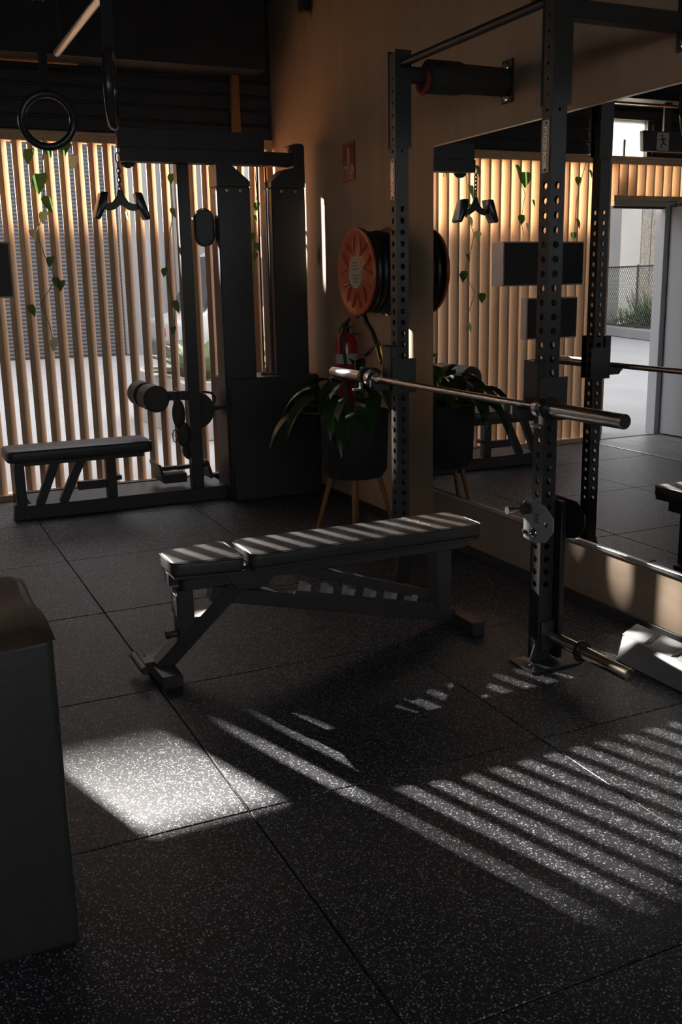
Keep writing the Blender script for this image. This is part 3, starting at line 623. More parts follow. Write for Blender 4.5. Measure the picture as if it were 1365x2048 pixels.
ob('front_leg', MB().beam((0.845, YB, 0.035), (1.195, YB, 0.352), 0.075, 0.060, (-0.67, 0, 0.74)), 'rack', bn, 0.003)
fp = ob('front_post', MB().box(0.922, 0.985, YB - 0.036, YB + 0.036, 0.125, 0.336), 'steel', bn, 0.003)
ob('logo_plate', MB().box(0.9165, 0.9217, YB - 0.038, YB + 0.034, 0.235, 0.318), 'steel', fp, 0.001, 1, 'small black plate with IE logo')
text('logo', 'IE', 0.055, (0.9158, YB - 0.002, 0.277), (0, -1, 0), (0, 0, 1), 'alu', fp, 0.0005)
ob('locking_pin', MB().tube((0.892, YB - 0.005, 0.160), (0.922, YB - 0.005, 0.160), 0.014, 12).tube((0.877, YB - 0.005, 0.160), (0.892, YB - 0.005, 0.160), 0.018, 6), 'steel', bn)
ob('front_foot', MB().box(0.815, 0.895, YB - 0.155, YB + 0.125, 0.0, 0.05), 'steel', bn, 0.004)
ob('lift_handle', MB().tube((0.772, YB - 0.075, 0.058), (0.772, YB + 0.105, 0.058), 0.0155, 16), 'steel', bn)
ob('handle_bracket', MB().beam((0.785, YB + 0.04, 0.05), (0.87, YB + 0.02, 0.06), 0.07, 0.012), 'steel', bn)
def rail_z(x): return 0.335 + (x - 1.06) * (0.075 - 0.335) / (2.14 - 1.06)
ob('main_rail', MB().beam((1.06, YB, rail_z(1.06) - 0.03), (2.15, YB, rail_z(2.15) - 0.03), 0.07, 0.06), 'steel', bn, 0.003)
ld = ob('angle_ladder', MB().beam((1.40, YB - 0.036, rail_z(1.40) + 0.006), (2.05, YB - 0.036, rail_z(2.05) + 0.006), 0.006, 0.02), 'steel', bn)
for k in range(6):
    x_ = 1.435 + k * 0.098; z_ = rail_z(x_)
    ob('ladder_tooth', MB().prism([(0, -0.02), (0.028, -0.026), (0.040, 0.034), (0.014, 0.040)], (x_, YB - 0.033, z_), (1, 0, 0), (0, 0, 1), (0, 0.066, 0)), 'ieplate', ld, 0.001)  # paler grey than the frame, standing in for doorway light on the teeth
ob('support_strut', MB().beam((1.44, YB, 0.345), (2.02, YB, 0.150), 0.05, 0.04), 'steel', bn, 0.003)
ob('rear_post', MB().box(2.055, 2.125, YB - 0.04, YB + 0.04, 0.055, 0.346), 'steel', bn, 0.003)
ob('rear_foot', MB().box(2.135, 2.195, YB - 0.195, YB + 0.175, 0.0, 0.055), 'steel', bn, 0.004)
for yy in (-0.205, 0.175): ob('foot_cap', MB().box(2.130, 2.192, YB + yy, YB + yy + 0.010, -0.0, 0.058), 'black', bn, 0.003)

# ------------------------------------------------------------------ lat pulldown machine
lp = thing('lat_pulldown_machine', 'black lat pulldown machine with seat and weight columns before the slats', 'gym machine', (1.7, 6.6, 0))
YM = 6.50
ob('base_rail', MB().box(0.735, 2.119, YM, YM + 0.07, 0.0, 0.092), 'steel', lp, 0.004)
ob('base_rail', MB().box(0.735, 2.72, YM + 0.46, YM + 0.53, 0.0, 0.092), 'steel', lp, 0.004)
ob('deck_plate', MB().box(0.80, 2.14, YM + 0.0705, YM + 0.4595, 0.055, 0.085), 'steel', lp, 0.003)
ob('front_foot', MB().prism([(-0.06, 0.0), (0.0, 0.0), (0.02, 0.16), (-0.05, 0.10)], (0.735, YM - 0.002, 0), (1, 0, 0), (0, 0, 1), (0, 0.074, 0)), 'steel', lp, 0.003)
MAINP = ob('main_post', MB().box(1.872, 1.952, YM, YM + 0.08, 0.0925, 2.235), 'steel', lp, 0.004)
YC = 6.40
for n_, x0, x1 in (('weight_column', 2.105, 2.332), ('weight_column', 2.482, 2.724)):
    co = ob(n_, MB().box(x0, x1, YC, YC + 0.16, 0.0925, 2.085), 'steel', lp, 0.006)
    ob('column_gusset', MB().prism([(x0, 2.0855), (x1, 2.0855), (x1, 2.12 if x0 < 2.4 else 2.224), (x1 - (0.0 if x0 > 2.4 else 0.10), 2.224 if x0 > 2.4 else 2.20), (x0 + (0.10 if x0 > 2.4 else 0.10), 2.20 if x0 > 2.4 else 2.224), (x0, 2.12 if x0 > 2.4 else 2.224)], (0, YC, 0), (1, 0, 0), (0, 0, 1), (0, 0.16, 0)), 'steel', co)
    for q in (0.3, 0.7):
        ob('bolt', MB().lathe((x0 + (x1 - x0) * q, YC - 0.001, 2.06), (0, -1, 0), [(0.012, 0), (0.012, 0.006), (0, 0.008)], 10), 'brass', co)
ob('lower_shroud', MB().box(2.12, 2.77, YM - 0.16, YM + 0.20, 0.0, 0.845), 'steel', lp, 0.01)
for q in range(2): ob('guide_rod', MB().tube((2.415 + q * 0.06, YM - 0.02, 0.845), (2.415 + q * 0.06, YM - 0.02, 2.22), 0.006, 10), 'steel', lp)
ob('rod_collar', MB().tube((2.385, YM - 0.03, 0.858), (2.50, YM - 0.03, 0.858), 0.012, 10).tube((2.43, YM - 0.03, 0.858), (2.43, YM - 0.03, 0.90), 0.010, 10), 'chrome', lp)
ob('top_beam', MB().box(1.50, 2.72, YM - 0.06, YM + 0.02, 2.225, 2.312), 'steel', lp, 0.004)
ob('beam_hook', MB().prism([(2.648, 2.09), (2.726, 2.09), (2.726, 2.352), (2.71, 2.367), (2.655, 2.365), (2.62, 2.348), (2.635, 2.33), (2.648, 2.318)], (0, YC - 0.002, 0), (1, 0, 0), (0, 0, 1), (0, 0.10, 0)), 'steel', lp, 0.004)
ob('sign_panel', MB().prism([(1.492, 2.305), (1.60, 2.222), (2.47, 2.222), (2.47, 2.43), (1.492, 2.43)], (0, YM - 0.03, 0), (1, 0, 0), (0, 0, 1), (0, 0.038, 0)), 'steel', lp, 0.004)
ob('top_pulley', MB().lathe((1.57, YM + 0.03, 2.245), (0, 1, 0), [(0.0, 0), (0.05, 0), (0.05, 0.006), (0.042, 0.014), (0.05, 0.022), (0.05, 0.028), (0, 0.028)], 20), 'black', lp)
# seat
sp_ = ob('seat_pad', MB().prism(rrect(0.645, 1.575, YM - 0.16, YM + 0.16, 0.05, 5), (0, 0, 0.400), (1, 0, 0), (0, 1, 0), (0, 0, 0.075)), 'vinylblack', lp, 0.018, 3)
ob('seat_frame', MB().box(0.70, 1.53, YM - 0.06, YM + 0.06, 0.362, 0.3995), 'steel', lp, 0.003)
ob('seat_leg', MB().box(0.70, 0.765, YM + 0.002, YM + 0.068, 0.0925, 0.3615), 'steel', lp, 0.003)
ob('seat_leg', MB().box(1.285, 1.350, YM + 0.002, YM + 0.068, 0.0925, 0.3615), 'steel', lp, 0.003)
for xa, xb in ((0.965, 0.845), (1.130, 0.995)): ob('diagonal_brace', MB().beam((xb, YM + 0.035, 0.09), (xa, YM + 0.035, 0.365), 0.055, 0.05, (0, 1, 0)), 'steel', lp, 0.003)
ob('foot_step', MB().box(1.095, 1.284, YM + 0.01, YM + 0.06, 0.16, 0.215).box(1.35, 1.385, YM + 0.0, YM + 0.08, 0.205, 0.235), 'steel', lp, 0.004)
# leg rollers
ra = ob('roller_arm', MB().beam((1.60, YM + 0.03, 0.745), (1.90, YM + 0.03, 0.735), 0.05, 0.06), 'steel', lp, 0.004)
RZ = 0.748; RX = 1.60
ob('roller_shaft', MB().tube((RX, YM - 0.203, RZ), (RX, YM + 0.263, RZ), 0.014, 12), 'steel', ra)
ob('leg_roller', MB().lathe((RX, YM - 0.205, RZ), (0, 1, 0), [(0.075, 0), (0.087, 0.01), (0.087, 0.19), (0.075, 0.20)], 28), 'foam', ra)
ob('leg_roller', MB().lathe((RX, YM + 0.065, RZ), (0, 1, 0), [(0.075, 0), (0.087, 0.01), (0.087, 0.19), (0.075, 0.20)], 28), 'foam', ra)
ob('adjuster_plate', MB().prism([(0.02 + 0.125 * math.cos(a), 0.125 * math.sin(a)) for a in [(-PI / 2 + PI * k / 14) for k in range(15)]] + [(-0.06, 0.125), (-0.06, -0.125)], (1.93, YM + 0.081, 0.62), (1, 0, 0), (0, 0, 1), (0, 0.014, 0)), 'steel', lp)
ob('adjuster_handle', MB().path([(1.99, YM + 0.088, 0.75), (2.06, YM + 0.088, 0.735), (2.085, YM + 0.088, 0.70), (2.075, YM + 0.088, 0.66)], 0.009, 8).tube((2.07, YM + 0.088, 0.628), (2.11, YM + 0.088, 0.628), 0.016, 10), 'steel', lp)
ob('row_pulley', MB().lathe((1.905, YM + 0.081, 0.343), (0, 1, 0), [(0.0, 0), (0.068, 0), (0.068, 0.008), (0.058, 0.016), (0.068, 0.024), (0.068, 0.032), (0, 0.032)], 24), 'black', lp)
ob('footplate', MB().prism([(1.655, 0.268), (1.675, 0.262), (1.71, 0.142), (1.685, 0.132)], (0, YM + 0.08, 0), (1, 0, 0), (0, 0, 1), (0, 0.26, 0)), 'steel', lp, 0.003)
ob('footplate', MB().prism([(1.995, 0.268), (2.015, 0.262), (2.05, 0.142), (2.025, 0.132)], (0, YM + 0.08, 0), (1, 0, 0), (0, 0, 1), (0, 0.26, 0)), 'steel', lp, 0.003)
ob('footplate_bar', MB().box(1.69, 2.03, YM + 0.16, YM + 0.20, 0.205, 0.232).box(1.70, 1.86, YM + 0.10, YM + 0.24, 0.125, 0.19), 'steel', lp, 0.004)
# oval plate hung beside the post
ov = thing('oval_pad', 'black oval pad hanging between the machine post and weight column', 'pad', (2.033, YM - 0.02, 1.83))
ob('pad', MB().prism(rrect(1.970, 2.096, 1.715, 1.945, 0.06, 7), (0, YM - 0.03, 0), (1, 0, 0), (0, 0, 1), (0, 0.03, 0)), 'vinylblack', ov, 0.006)
ob('rim', MB().path([(a, YM - 0.015, b) for a, b in rrect(1.966, 2.100, 1.711, 1.949, 0.064, 7)], 0.0035, 6, True), 'chrome', ov)
ob('bracket', MB().box(1.9525, 1.972, YM - 0.01, YM + 0.03, 1.88, 1.895).box(2.095, 2.1375, YM - 0.0, YM + 0.02, 1.86, 1.875).box(2.095, 2.1375, YM - 0.0, YM + 0.02, 1.80, 1.815), 'chrome', ov)
# chain and V handle
ch = thing('pulldown_handle', 'black V-grip pulldown handle hanging on a chain from the machine', 'cable handle', (1.488, YM - 0.03, 2.0))
HY = YM - 0.04
for k in range(6):
    z_ = 2.195 - k * 0.027
    ob('chain_link', MB().path([(1.488 + (0.010 * math.cos(a) if k % 2 else 0.004 * math.cos(a)), HY + (0 if k % 2 else 0.010 * math.cos(a)), z_ + 0.019 * math.sin(a)) for a in [2 * PI * q / 10 for q in range(10)]], 0.0042, 6, True), 'steel', ch)
ob('snap_hook', MB().path([(1.488 + 0.014 * math.cos(a), HY, 2.245 + 0.030 * math.sin(a)) for a in [2 * PI * q / 14 for q in range(14)]], 0.005, 6, True).sphere((1.488, HY, 2.21), 0.011), 'alu', ch)
yoke = [(-0.014, 0.055), (0.014, 0.055), (0.022, 0.02), (0.05, -0.02), (0.085, -0.032), (0.115, -0.022), (0.118, -0.058), (0.08, -0.073), (0.045, -0.066), (0, -0.036), (-0.045, -0.066), (-0.08, -0.073), (-0.118, -0.058), (-0.115, -0.022), (-0.085, -0.032), (-0.05, -0.02), (-0.022, 0.02)]
ob('yoke', MB().prism(yoke, (1.488, HY - 0.012, 2.0), (1, 0, 0), (0, 0, 1), (0, 0.024, 0)), 'gloss_black', ch, 0.004)
for s_ in (-1, 1):
    ob('grip', MB().prism([(s_ * 0.082, 0.038), (s_ * 0.128, 0.038), (s_ * 0.176, -0.112), (s_ * 0.168, -0.128), (s_ * 0.142, -0.126), (s_ * 0.098, -0.045)], (1.488, HY - 0.05, 2.0), (1, 0, 0), (0, 0, 1), (0, 0.10, 0)), 'gloss_black', ch, 0.008, 2)
# ankle straps on a carabiner, hanging from the roller arm
asr = thing('ankle_strap', 'black ankle straps hanging from the leg roller arm', 'strap', (1.79, YM, 0.6))
ob('cuff', MB().sphere((1.788, YM - 0.03, 0.620), 0.1, 16, 10, 0.46, 0.35, 1.0), 'foam', asr)
ob('cuff', MB().sphere((1.815, YM - 0.04, 0.478), 0.1, 16, 10, 0.50, 0.38, 0.86), 'foam', asr)
ob('carabiner', MB().path([(1.752 + 0.016 * math.cos(a), YM - 0.04, 0.475 + 0.042 * math.sin(a)) for a in [2 * PI * q / 16 for q in range(16)]], 0.0035, 6, True), 'steel', asr)
ob('hook', MB().path([(1.79, YM - 0.03, 0.70), (1.79, YM - 0.03, 0.78), (1.79, YM + 0.03, 0.79)], 0.004, 6), 'steel', asr)

# ------------------------------------------------------------------ gym rings and ceiling fittings
def ring(name, c, axis, lab):
    r = thing(name, lab, 'gym ring', c, 'gym rings hanging from the ceiling')
    ob('ring', MB().torus(c, axis, 0.1035, 0.0155, 48, 12), 'gloss_black', r)
    px, py = c[0], c[1]
    ob('strap', MB().beam((px, py, c[2] + 0.105), (px, py, ZC - 0.001), 0.034, 0.003, (0, 1, 0)), 'strap', r)
    ob('buckle', MB().box(px - 0.024, px + 0.024, py - 0.010, py + 0.010, c[2] + 0.45, c[2] + 0.50), 'steel', r, 0.002)
ring('gym_ring', (0.735, 4.40, 2.130), (-0.30, -0.93, 0.05), 'round black gym ring seen face-on before the slats')
ring('gym_ring', (0.738, 3.23, 2.052), (0.955, -0.30, 0.0), 'black gym ring turned edge-on nearer the viewer')
cb = thing('ceiling_conduit', 'grey metal conduit running along under the ceiling', 'conduit', (1.145, 5.0, 2.8))
ob('tube', MB().tube((1.142, 3.0, 2.80), (1.142, 6.33, 2.80), 0.022, 14), 'alu', cb)
for yy in (3.4, 4.9, 6.2): ob('hanger', MB().tube((1.142, yy, 2.82), (1.142, yy, ZC), 0.006, 8), 'steel', cb)
wl = thing('wall_spotlight', 'small black cylinder spotlight high on the plywood wall', 'wall lamp', (2.77, 6.44, 3.25))
ob('body', MB().lathe((2.765, 6.44, 3.185), (0, 0, 1), [(0.034, 0), (0.038, 0.004), (0.038, 0.16), (0.0, 0.165)], 18), 'black', wl)
ob('lens', MB().lathe((2.765, 6.44, 3.182), (0, 0, 1), [(0.0, 0), (0.032, 0), (0.032, 0.003)], 16), 'brass', wl)
ob('bracket', MB().box(2.795, 2.8095, 6.42, 6.46, 3.22, 3.30), 'black', wl)

# ------------------------------------------------------------------ hose reel, extinguisher and signs on the plywood wall
hr = thing('fire_hose_reel', 'red fire hose reel mounted on the plywood wall', 'hose reel', (2.68, 5.29, 1.517))
rx, ry, rz, RR = 2.552, 5.292, 1.517, 0.249
dk = ob('front_disc', MB().lathe((rx, ry, rz), (1, 0, 0), [(0.0, 0.006), (0.10, 0.006), (0.115, 0.014), (0.205, 0.014), (0.222, 0.004), (0.236, 0.0), (RR - 0.003, 0.002), (RR, 0.010), (RR - 0.004, 0.018), (0.22, 0.022), (0.0, 0.022)], 64), 'red', hr, 0, 1, 'red pressed steel disc')
for k in range(7):
    a = 2 * PI * k / 7 + 0.25
    for da in (-0.16, 0.16):
        p0 = (rx + 0.009, ry + math.cos(a) * 0.105, rz + math.sin(a) * 0.105); p1 = (rx + 0.009, ry + math.cos(a + da * 1.6) * 0.207, rz + math.sin(a + da * 1.6) * 0.207)
        ob('pressed_rib', MB().path([p0, p1], 0.006, 6), 'red', dk)
for k in range(6):
    a = 2 * PI * k / 6 + 0.3; ob('rivet', MB().sphere((rx + 0.006, ry + math.cos(a) * 0.118, rz + math.sin(a) * 0.118), 0.006, 8, 6), 'chrome', dk)
ob('disc_back', MB().lathe((rx + 0.0222, ry, rz), (1, 0, 0), [(0.0, 0), (0.2497, 0), (0.2497, 0.004), (0.0, 0.004)], 56), 'black', hr)
lb = ob('centre_label', MB().lathe((rx + 0.005, ry, rz), (-1, 0, 0), [(0, 0), (0.090, 0.0), (0.088, 0.002), (0, 0.002)], 36), 'white_label', hr)
for k in range(7):
    wl_ = 0.10 - abs(k - 3) * 0.012
    if k != 3: ob('label_print', MB().box(rx + 0.0022, rx + 0.0029, ry - wl_ / 2, ry + wl_ / 2, rz + 0.054 - k * 0.018 - 0.003, rz + 0.054 - k * 0.018 + 0.004), 'grey_print', lb)
for k in range(4):
    ob('hose_coil', MB().torus((rx + 0.055 + k * 0.042, ry, rz), (1, 0, 0), 0.215 - (k % 2) * 0.006, 0.021, 48, 8), 'hose', hr)
ob('drum', MB().lathe((rx + 0.022, ry, rz), (1, 0, 0), [(0.19, 0), (0.19, 0.19)], 40), 'black', hr)
ob('rear_disc', MB().lathe((rx + 0.212, ry, rz), (1, 0, 0), [(0.0, 0), (0.253, 0), (0.253, 0.012), (0.0, 0.012)], 56), 'black', hr)
ob('wall_bracket', MB().box(rx + 0.2245, XW - 0.001, ry - 0.05, ry + 0.05, rz - 0.16, rz + 0.16), 'black', hr, 0.004)
ob('hose_end', MB().path([(rx + 0.10, ry + 0.10, rz - 0.225), (rx + 0.10, ry + 0.06, rz - 0.285), (rx + 0.10, ry - 0.02, rz - 0.34), (rx + 0.105, ry - 0.075, rz - 0.42)], 0.015, 10), 'hose', hr)
nz = ob('nozzle', MB().lathe((rx + 0.106, ry - 0.08, rz - 0.425), (0.0, -0.45, -0.9), [(0.018, 0), (0.02, 0.01), (0.016, 0.03), (0.019, 0.05), (0.014, 0.09), (0.018, 0.1), (0, 0.1)], 14), 'brass', hr)
ob('lever', MB().beam((rx + 0.09, ry + 0.05, rz - 0.475), (rx + 0.10, ry - 0.11, rz - 0.40), 0.012, 0.008), 'steel', nz)
ob('grip', MB().tube((rx + 0.09, ry + 0.055, rz - 0.478), (rx + 0.095, ry - 0.01, rz - 0.45), 0.014, 10), 'black', nz)
tg = thing('inspection_tag', 'small yellow inspection tag hanging under the hose reel', 'tag', (XW - 0.004, 5.845, 1.19))
ob('tag', MB().box(XW - 0.004, XW - 0.001, 5.82, 5.87, 1.135, 1.215), 'brass', tg)
for k in range(3): ob('tag_hole', MB().lathe((XW - 0.004, 5.845, 1.155 + k * 0.022), (-1, 0, 0), [(0, 0), (0.005, 0), (0.005, 0.001), (0, 0.001)], 8), 'black', tg)
nt_ = thing('notice', 'small pale notice with red disc on the wall behind the hose reel', 'notice', (XW - 0.003, 5.77, 1.26))
ob('sheet', MB().box(XW - 0.003, XW - 0.001, 5.68, 5.90, 1.225, 1.34), 'white_label', nt_)
ob('red_disc', MB().lathe((XW - 0.003, 5.79, 1.275), (-1, 0, 0), [(0, 0), (0.045, 0), (0.045, 0.001), (0, 0.001)], 20), 'sign_red', nt_)
ex = thing('fire_extinguisher', 'red fire extinguisher with pale label hung on the plywood wall', 'extinguisher', (2.725, 5.80, 0.6))
exx, exy = 2.728, 5.80
ob('cylinder', MB().lathe((exx, exy, 0.58), (0, 0, 1), [(0.0, 0), (0.066, 0.0), (0.070, 0.01), (0.070, 0.505), (0.060, 0.54), (0.035, 0.562), (0.022, 0.57)], 28), 'ext_red', ex)
ob('label_band', MB().lathe((exx, exy, 0.955), (0, 0, 1), [(0.0703, 0), (0.0706, 0.001), (0.0706, 0.062), (0.0703, 0.063)], 28), 'white_label', ex)
ob('valve', MB().lathe((exx, exy, 1.148), (0, 0, 1), [(0.022, 0), (0.024, 0.03), (0.016, 0.05), (0, 0.052)], 14), 'black', ex)
ob('carry_handle', MB().path([(exx - 0.01, exy + 0.02, 1.19), (exx - 0.01, exy - 0.04, 1.215), (exx - 0.01, exy - 0.085, 1.245)], [0.016, 0.014, 0.006], 8), 'black', ex)
ob('squeeze_lever', MB().beam((exx, exy + 0.03, 1.185), (exx, exy - 0.08, 1.185), 0.02, 0.008), 'black', ex)
ob('discharge_hose', MB().path([(exx - 0.02, exy - 0.02, 1.17), (exx - 0.06, exy - 0.07, 1.14), (exx - 0.05, exy - 0.085, 1.0), (exx - 0.03, exy - 0.085, 0.8)], 0.010, 8), 'black', ex)
ob('gauge', MB().lathe((exx - 0.02, exy + 0.03, 1.168), (-0.6, 0.6, 0), [(0.016, 0), (0.016, 0.012), (0, 0.013)], 14), 'brass', ex)
ob('wall_hook', MB().box(exx + 0.0, XW - 0.001, exy - 0.02, exy + 0.02, 1.13, 1.146), 'steel', ex)
sg = thing('hose_reel_sign', 'red fire hose location sign high on the plywood wall', 'sign', (XW - 0.01, 5.88, 2.2))
ob('plate', MB().box(XW - 0.006, XW - 0.001, 5.795, 5.97, 2.085, 2.312), 'sign_red', sg, 0.001)
sxp = XW - 0.0068
def pic(poly, mm='sign_cream'): ob('pictogram', MB().prism(poly, (sxp, 5.97, 2.085), (0, -1, 0), (0, 0, 1), (0.0006, 0, 0)), mm, sg)
pic([(0.008, 0.008), (0.167, 0.008), (0.167, 0.011), (0.008, 0.011)]); pic([(0.008, 0.216), (0.167, 0.216), (0.167, 0.219), (0.008, 0.219)])
pic([(0.075, 0.095), (0.105, 0.095), (0.105, 0.185), (0.098, 0.20), (0.082, 0.20), (0.075, 0.185)])
pic([(0.01, 0.09), (0.085, 0.09), (0.10, 0.045), (0.092, 0.035), (0.075, 0.065), (0.04, 0.075), (0.01, 0.072)])
pic([(0.12, 0.012), (0.135, 0.012), (0.135, 0.075), (0.15, 0.06), (0.16, 0.04), (0.165, 0.06), (0.155, 0.08), (0.135, 0.092), (0.12, 0.08)])
pic([(0.012, 0.13), (0.03, 0.13), (0.045, 0.14), (0.03, 0.155), (0.012, 0.15)], 'redband')

# ------------------------------------------------------------------ potted plant
pt_ = thing('potted_plant', 'large-leaved plant in a black mesh pot on wooden legs by the wall', 'potted plant', (2.50, 5.22, 0))
pcx, pcy = 2.50, 5.22
pot = ob('pot', MB().lathe((pcx, pcy, 0.34), (0, 0, 1), [(0.0, 0), (0.165, 0.0), (0.185, 0.03), (0.200, 0.37), (0.206, 0.375), (0.206, 0.39), (0.192, 0.39), (0.188, 0.34), (0, 0.33)], 40), 'black', pt_)
for q in (1, -1):
    wr_ = MB()
    for k in range(22):
        a0 = 2 * PI * k / 22
        wr_.path([(pcx + (0.188 + 0.012 * t) * math.cos(a0 + q * t * 1.1), pcy + (0.188 + 0.012 * t) * math.sin(a0 + q * t * 1.1), 0.375 + 0.30 * t) for t in [i / 6 for i in range(7)]], 0.0025, 4)
    ob('wire_basket', wr_, 'steel', pot)
ob('soil', MB().lathe((pcx, pcy, 0.68), (0, 0, 1), [(0, 0), (0.188, 0), (0.15, 0.012), (0, 0.02)], 24), 'soil', pt_)
for k in range(4):
    a = PI / 4 + k * PI / 2 + 0.3
    ob('leg', MB().tube((pcx + 0.14 * math.cos(a), pcy + 0.14 * math.sin(a), 0.345), (pcx + 0.235 * math.cos(a), pcy + 0.235 * math.sin(a), 0.0), 0.016, 10, 0.011), 'legwood', pt_)
random.seed(5)
def pl_leaf(a, reach, h, L, W, dr, mm='leaf'):
    d = Vector((math.cos(a), math.sin(a), 0)); b = Vector((pcx + d.x * 0.05, pcy + d.y * 0.05, 0.69)); tip = Vector((pcx, pcy, 0.69)) + d * reach + Vector((0, 0, h))
    st = ob('stem', MB().path([b, b.lerp(tip, 0.5) + Vector((0, 0, h * 0.22)), tip], [0.006, 0.005, 0.004], 6), 'stem', pt_)
    ob('leaf', MB().leaf(tip, d + Vector((0, 0, 0.15)), L, W, dr, 0.18, 7), mm, st)
for a, reach, h, L, W, dr in ((2.75, 0.20, 0.26, 0.34, 0.13, 1.6), (3.3, 0.26, 0.20, 0.36, 0.12, 2.2), (2.2, 0.16, 0.34, 0.30, 0.13, 1.5), (3.9, 0.2, 0.22, 0.34, 0.12, 2.6), (4.5, 0.2, 0.20, 0.34, 0.13, 2.4), (5.1, 0.2, 0.23, 0.32, 0.12, 2.0),
                              (5.7, 0.22, 0.18, 0.30, 0.12, 1.8), (0.2, 0.14, 0.30, 0.22, 0.11, 1.5), (1.0, 0.16, 0.28, 0.28, 0.12, 1.8), (1.6, 0.14, 0.32, 0.28, 0.12, 1.6), (3.0, 0.30, 0.06, 0.36, 0.11, 2.0), (4.1, 0.26, 0.08, 0.34, 0.11, 2.6),
                              (4.8, 0.10, 0.32, 0.28, 0.12, 1.9), (3.6, 0.12, 0.33, 0.3, 0.12, 2.0), (5.4, 0.10, 0.30, 0.26, 0.11, 1.6), (2.5, 0.3, 0.12, 0.34, 0.11, 2.2), (0.9, 0.08, 0.36, 0.24, 0.1, 1.6)):
    if math.cos(a) > 0.1: pl_leaf(a, reach * 0.5, h * 0.9, min(L * 0.9, 0.20 / math.cos(a)), W, dr)
    else: pl_leaf(a, reach, h * 0.62, L * 0.9, W, dr)

# ------------------------------------------------------------------ trailing vines on the slats
def vine(lab, pts, leaves):
    v = thing('trailing_vine', lab, 'vine', (pts[0][0], 7.14, pts[0][1]), 'vines trailing down the slats')
    yv = 7.145
    ob('stem', MB().path([(a, yv + 0.01 * math.sin(i), b) for i, (a, b) in enumerate(pts)], 0.0028, 6), 'stem', v)
    for i, (a, b, L, pale) in enumerate(leaves):
        s_ = 1 if i % 2 else -1
        ob('leaf', MB().leaf((a, yv - 0.012, b + L * 0.4), (0.25 * s_, -0.25, -1), L, L * 0.72, 0.2, 0.12 * s_, 6, (1, 0.5 * s_, 0.1)), 'vine_pale' if pale else 'vine', v)
vine('longest leafy vine trailing down the slats beyond the face-on ring', [(1.16, 2.44), (1.13, 2.2), (1.13, 1.98), (1.06, 1.83), (1.10, 1.68), (1.16, 1.52), (1.05, 1.36), (1.10, 1.2), (1.12, 1.05)],
     [(1.06, 2.32, 0.11, 0), (1.17, 2.36, 0.10, 0), (1.12, 2.15, 0.15, 0), (1.14, 2.02, 0.12, 0), (1.12, 1.93, 0.09, 1), (1.03, 1.82, 0.08, 1), (1.14, 1.64, 0.08, 0), (1.16, 1.50, 0.09, 0), (1.20, 1.48, 0.08, 0), (0.98, 1.32, 0.09, 0), (1.12, 1.08, 0.09, 1)])
vine('short leafy sprig hanging from the rail right of the face-on ring', [(1.33, 2.44), (1.34, 2.36), (1.35, 2.27)], [(1.35, 2.29, 0.10, 1), (1.27, 2.37, 0.09, 0), (1.31, 2.38, 0.07, 0)])
vine('sparse vine hanging on the slats left of the machine post', [(2.0, 2.44), (2.01, 2.2), (2.02, 1.98), (1.96, 1.7), (1.93, 1.56), (1.97, 1.4), (1.99, 1.3), (1.98, 1.12)],
     [(2.02, 2.2, 0.08, 0), (2.01, 1.97, 0.08, 0), (1.93, 1.56, 0.07, 0), (1.99, 1.32, 0.10, 0), (1.97, 1.15, 0.06, 0), (1.67, 1.95, 0.06, 1)])
vine('vine hanging in the gap between the two weight columns', [(2.64, 2.44), (2.66, 2.1), (2.63, 1.9), (2.62, 1.7), (2.60, 1.45)], [(2.65, 2.02, 0.07, 0), (2.63, 1.94, 0.05, 0), (2.60, 1.8, 0.08, 0), (2.64, 1.73, 0.08, 0), (2.62, 1.66, 0.07, 0)])
vine('leafy vine trailing above the upper wall box', [(0.60, 2.44), (0.63, 2.3), (0.56, 2.15), (0.60, 1.95), (0.58, 1.82)], [(0.67, 2.33, 0.12, 0), (0.57, 2.27, 0.14, 0), (0.50, 2.08, 0.07, 0), (0.60, 1.95, 0.09, 0), (0.56, 1.88, 0.10, 1)])
vine('thin vine beside the slat post by the doorway', [(-0.06, 2.44), (-0.02, 2.3), (0.03, 2.1), (0.04, 1.9), (0.05, 1.8)], [(-0.08, 2.33, 0.08, 0), (0.03, 2.27, 0.08, 0), (0.04, 1.92, 0.10, 0), (0.06, 1.82, 0.07, 0)])

# ------------------------------------------------------------------ boxes and door-side things mostly seen in the mirror
def wallbox(lab, x0, x1, y0, z0, z1):
    b = thing('wall_box', lab, 'wall box', ((x0 + x1) / 2, YS - 0.1, z0), 'wall boxes hung on the slats')
    ob('carcass', MB().box(x0, x1, y0 + 0.012, YS - 0.022, z0, z1), 'cabinet', b, 0.002)
    ob('front_panel', MB().box(x0 + 0.012, x1 - 0.012, y0, y0 + 0.0115, z0 + 0.012, z1 - 0.012), 'screen', b, 0.001)
wallbox('large upper box with dark front hung on the slats', 0.045, 0.862, 7.0, 1.405, 1.765)
wallbox('smaller lower box with dark front hung on the slats', 0.030, 0.560, 7.08, 0.955, 1.305)
es = thing('exit_sign', 'dark exit sign with running man pictogram above the doorway', 'exit sign', (-0.74, 6.93, 2.5))
ob('housing', MB().prism([(-0.27, 0.0), (0.27, 0.0), (0.285, 0.165), (-0.285, 0.165)], (-0.745, 6.92, 2.502), (1, 0, 0), (0, 0, 1), (0, 0.05, 0)), 'exit_dark', es, 0.006)
ob('panel', MB().box(-0.745, -0.615, 6.9175, 6.9195, 2.510, 2.656), 'pictogram', es)
rm = MB(); fy = 6.9168
def limb(a, b, w_): rm.beam((a[0], fy, a[1]), (b[0], fy, b[1]), w_, 0.0008, (0, 1, 0))
cx0, cz0 = -0.68, 2.583
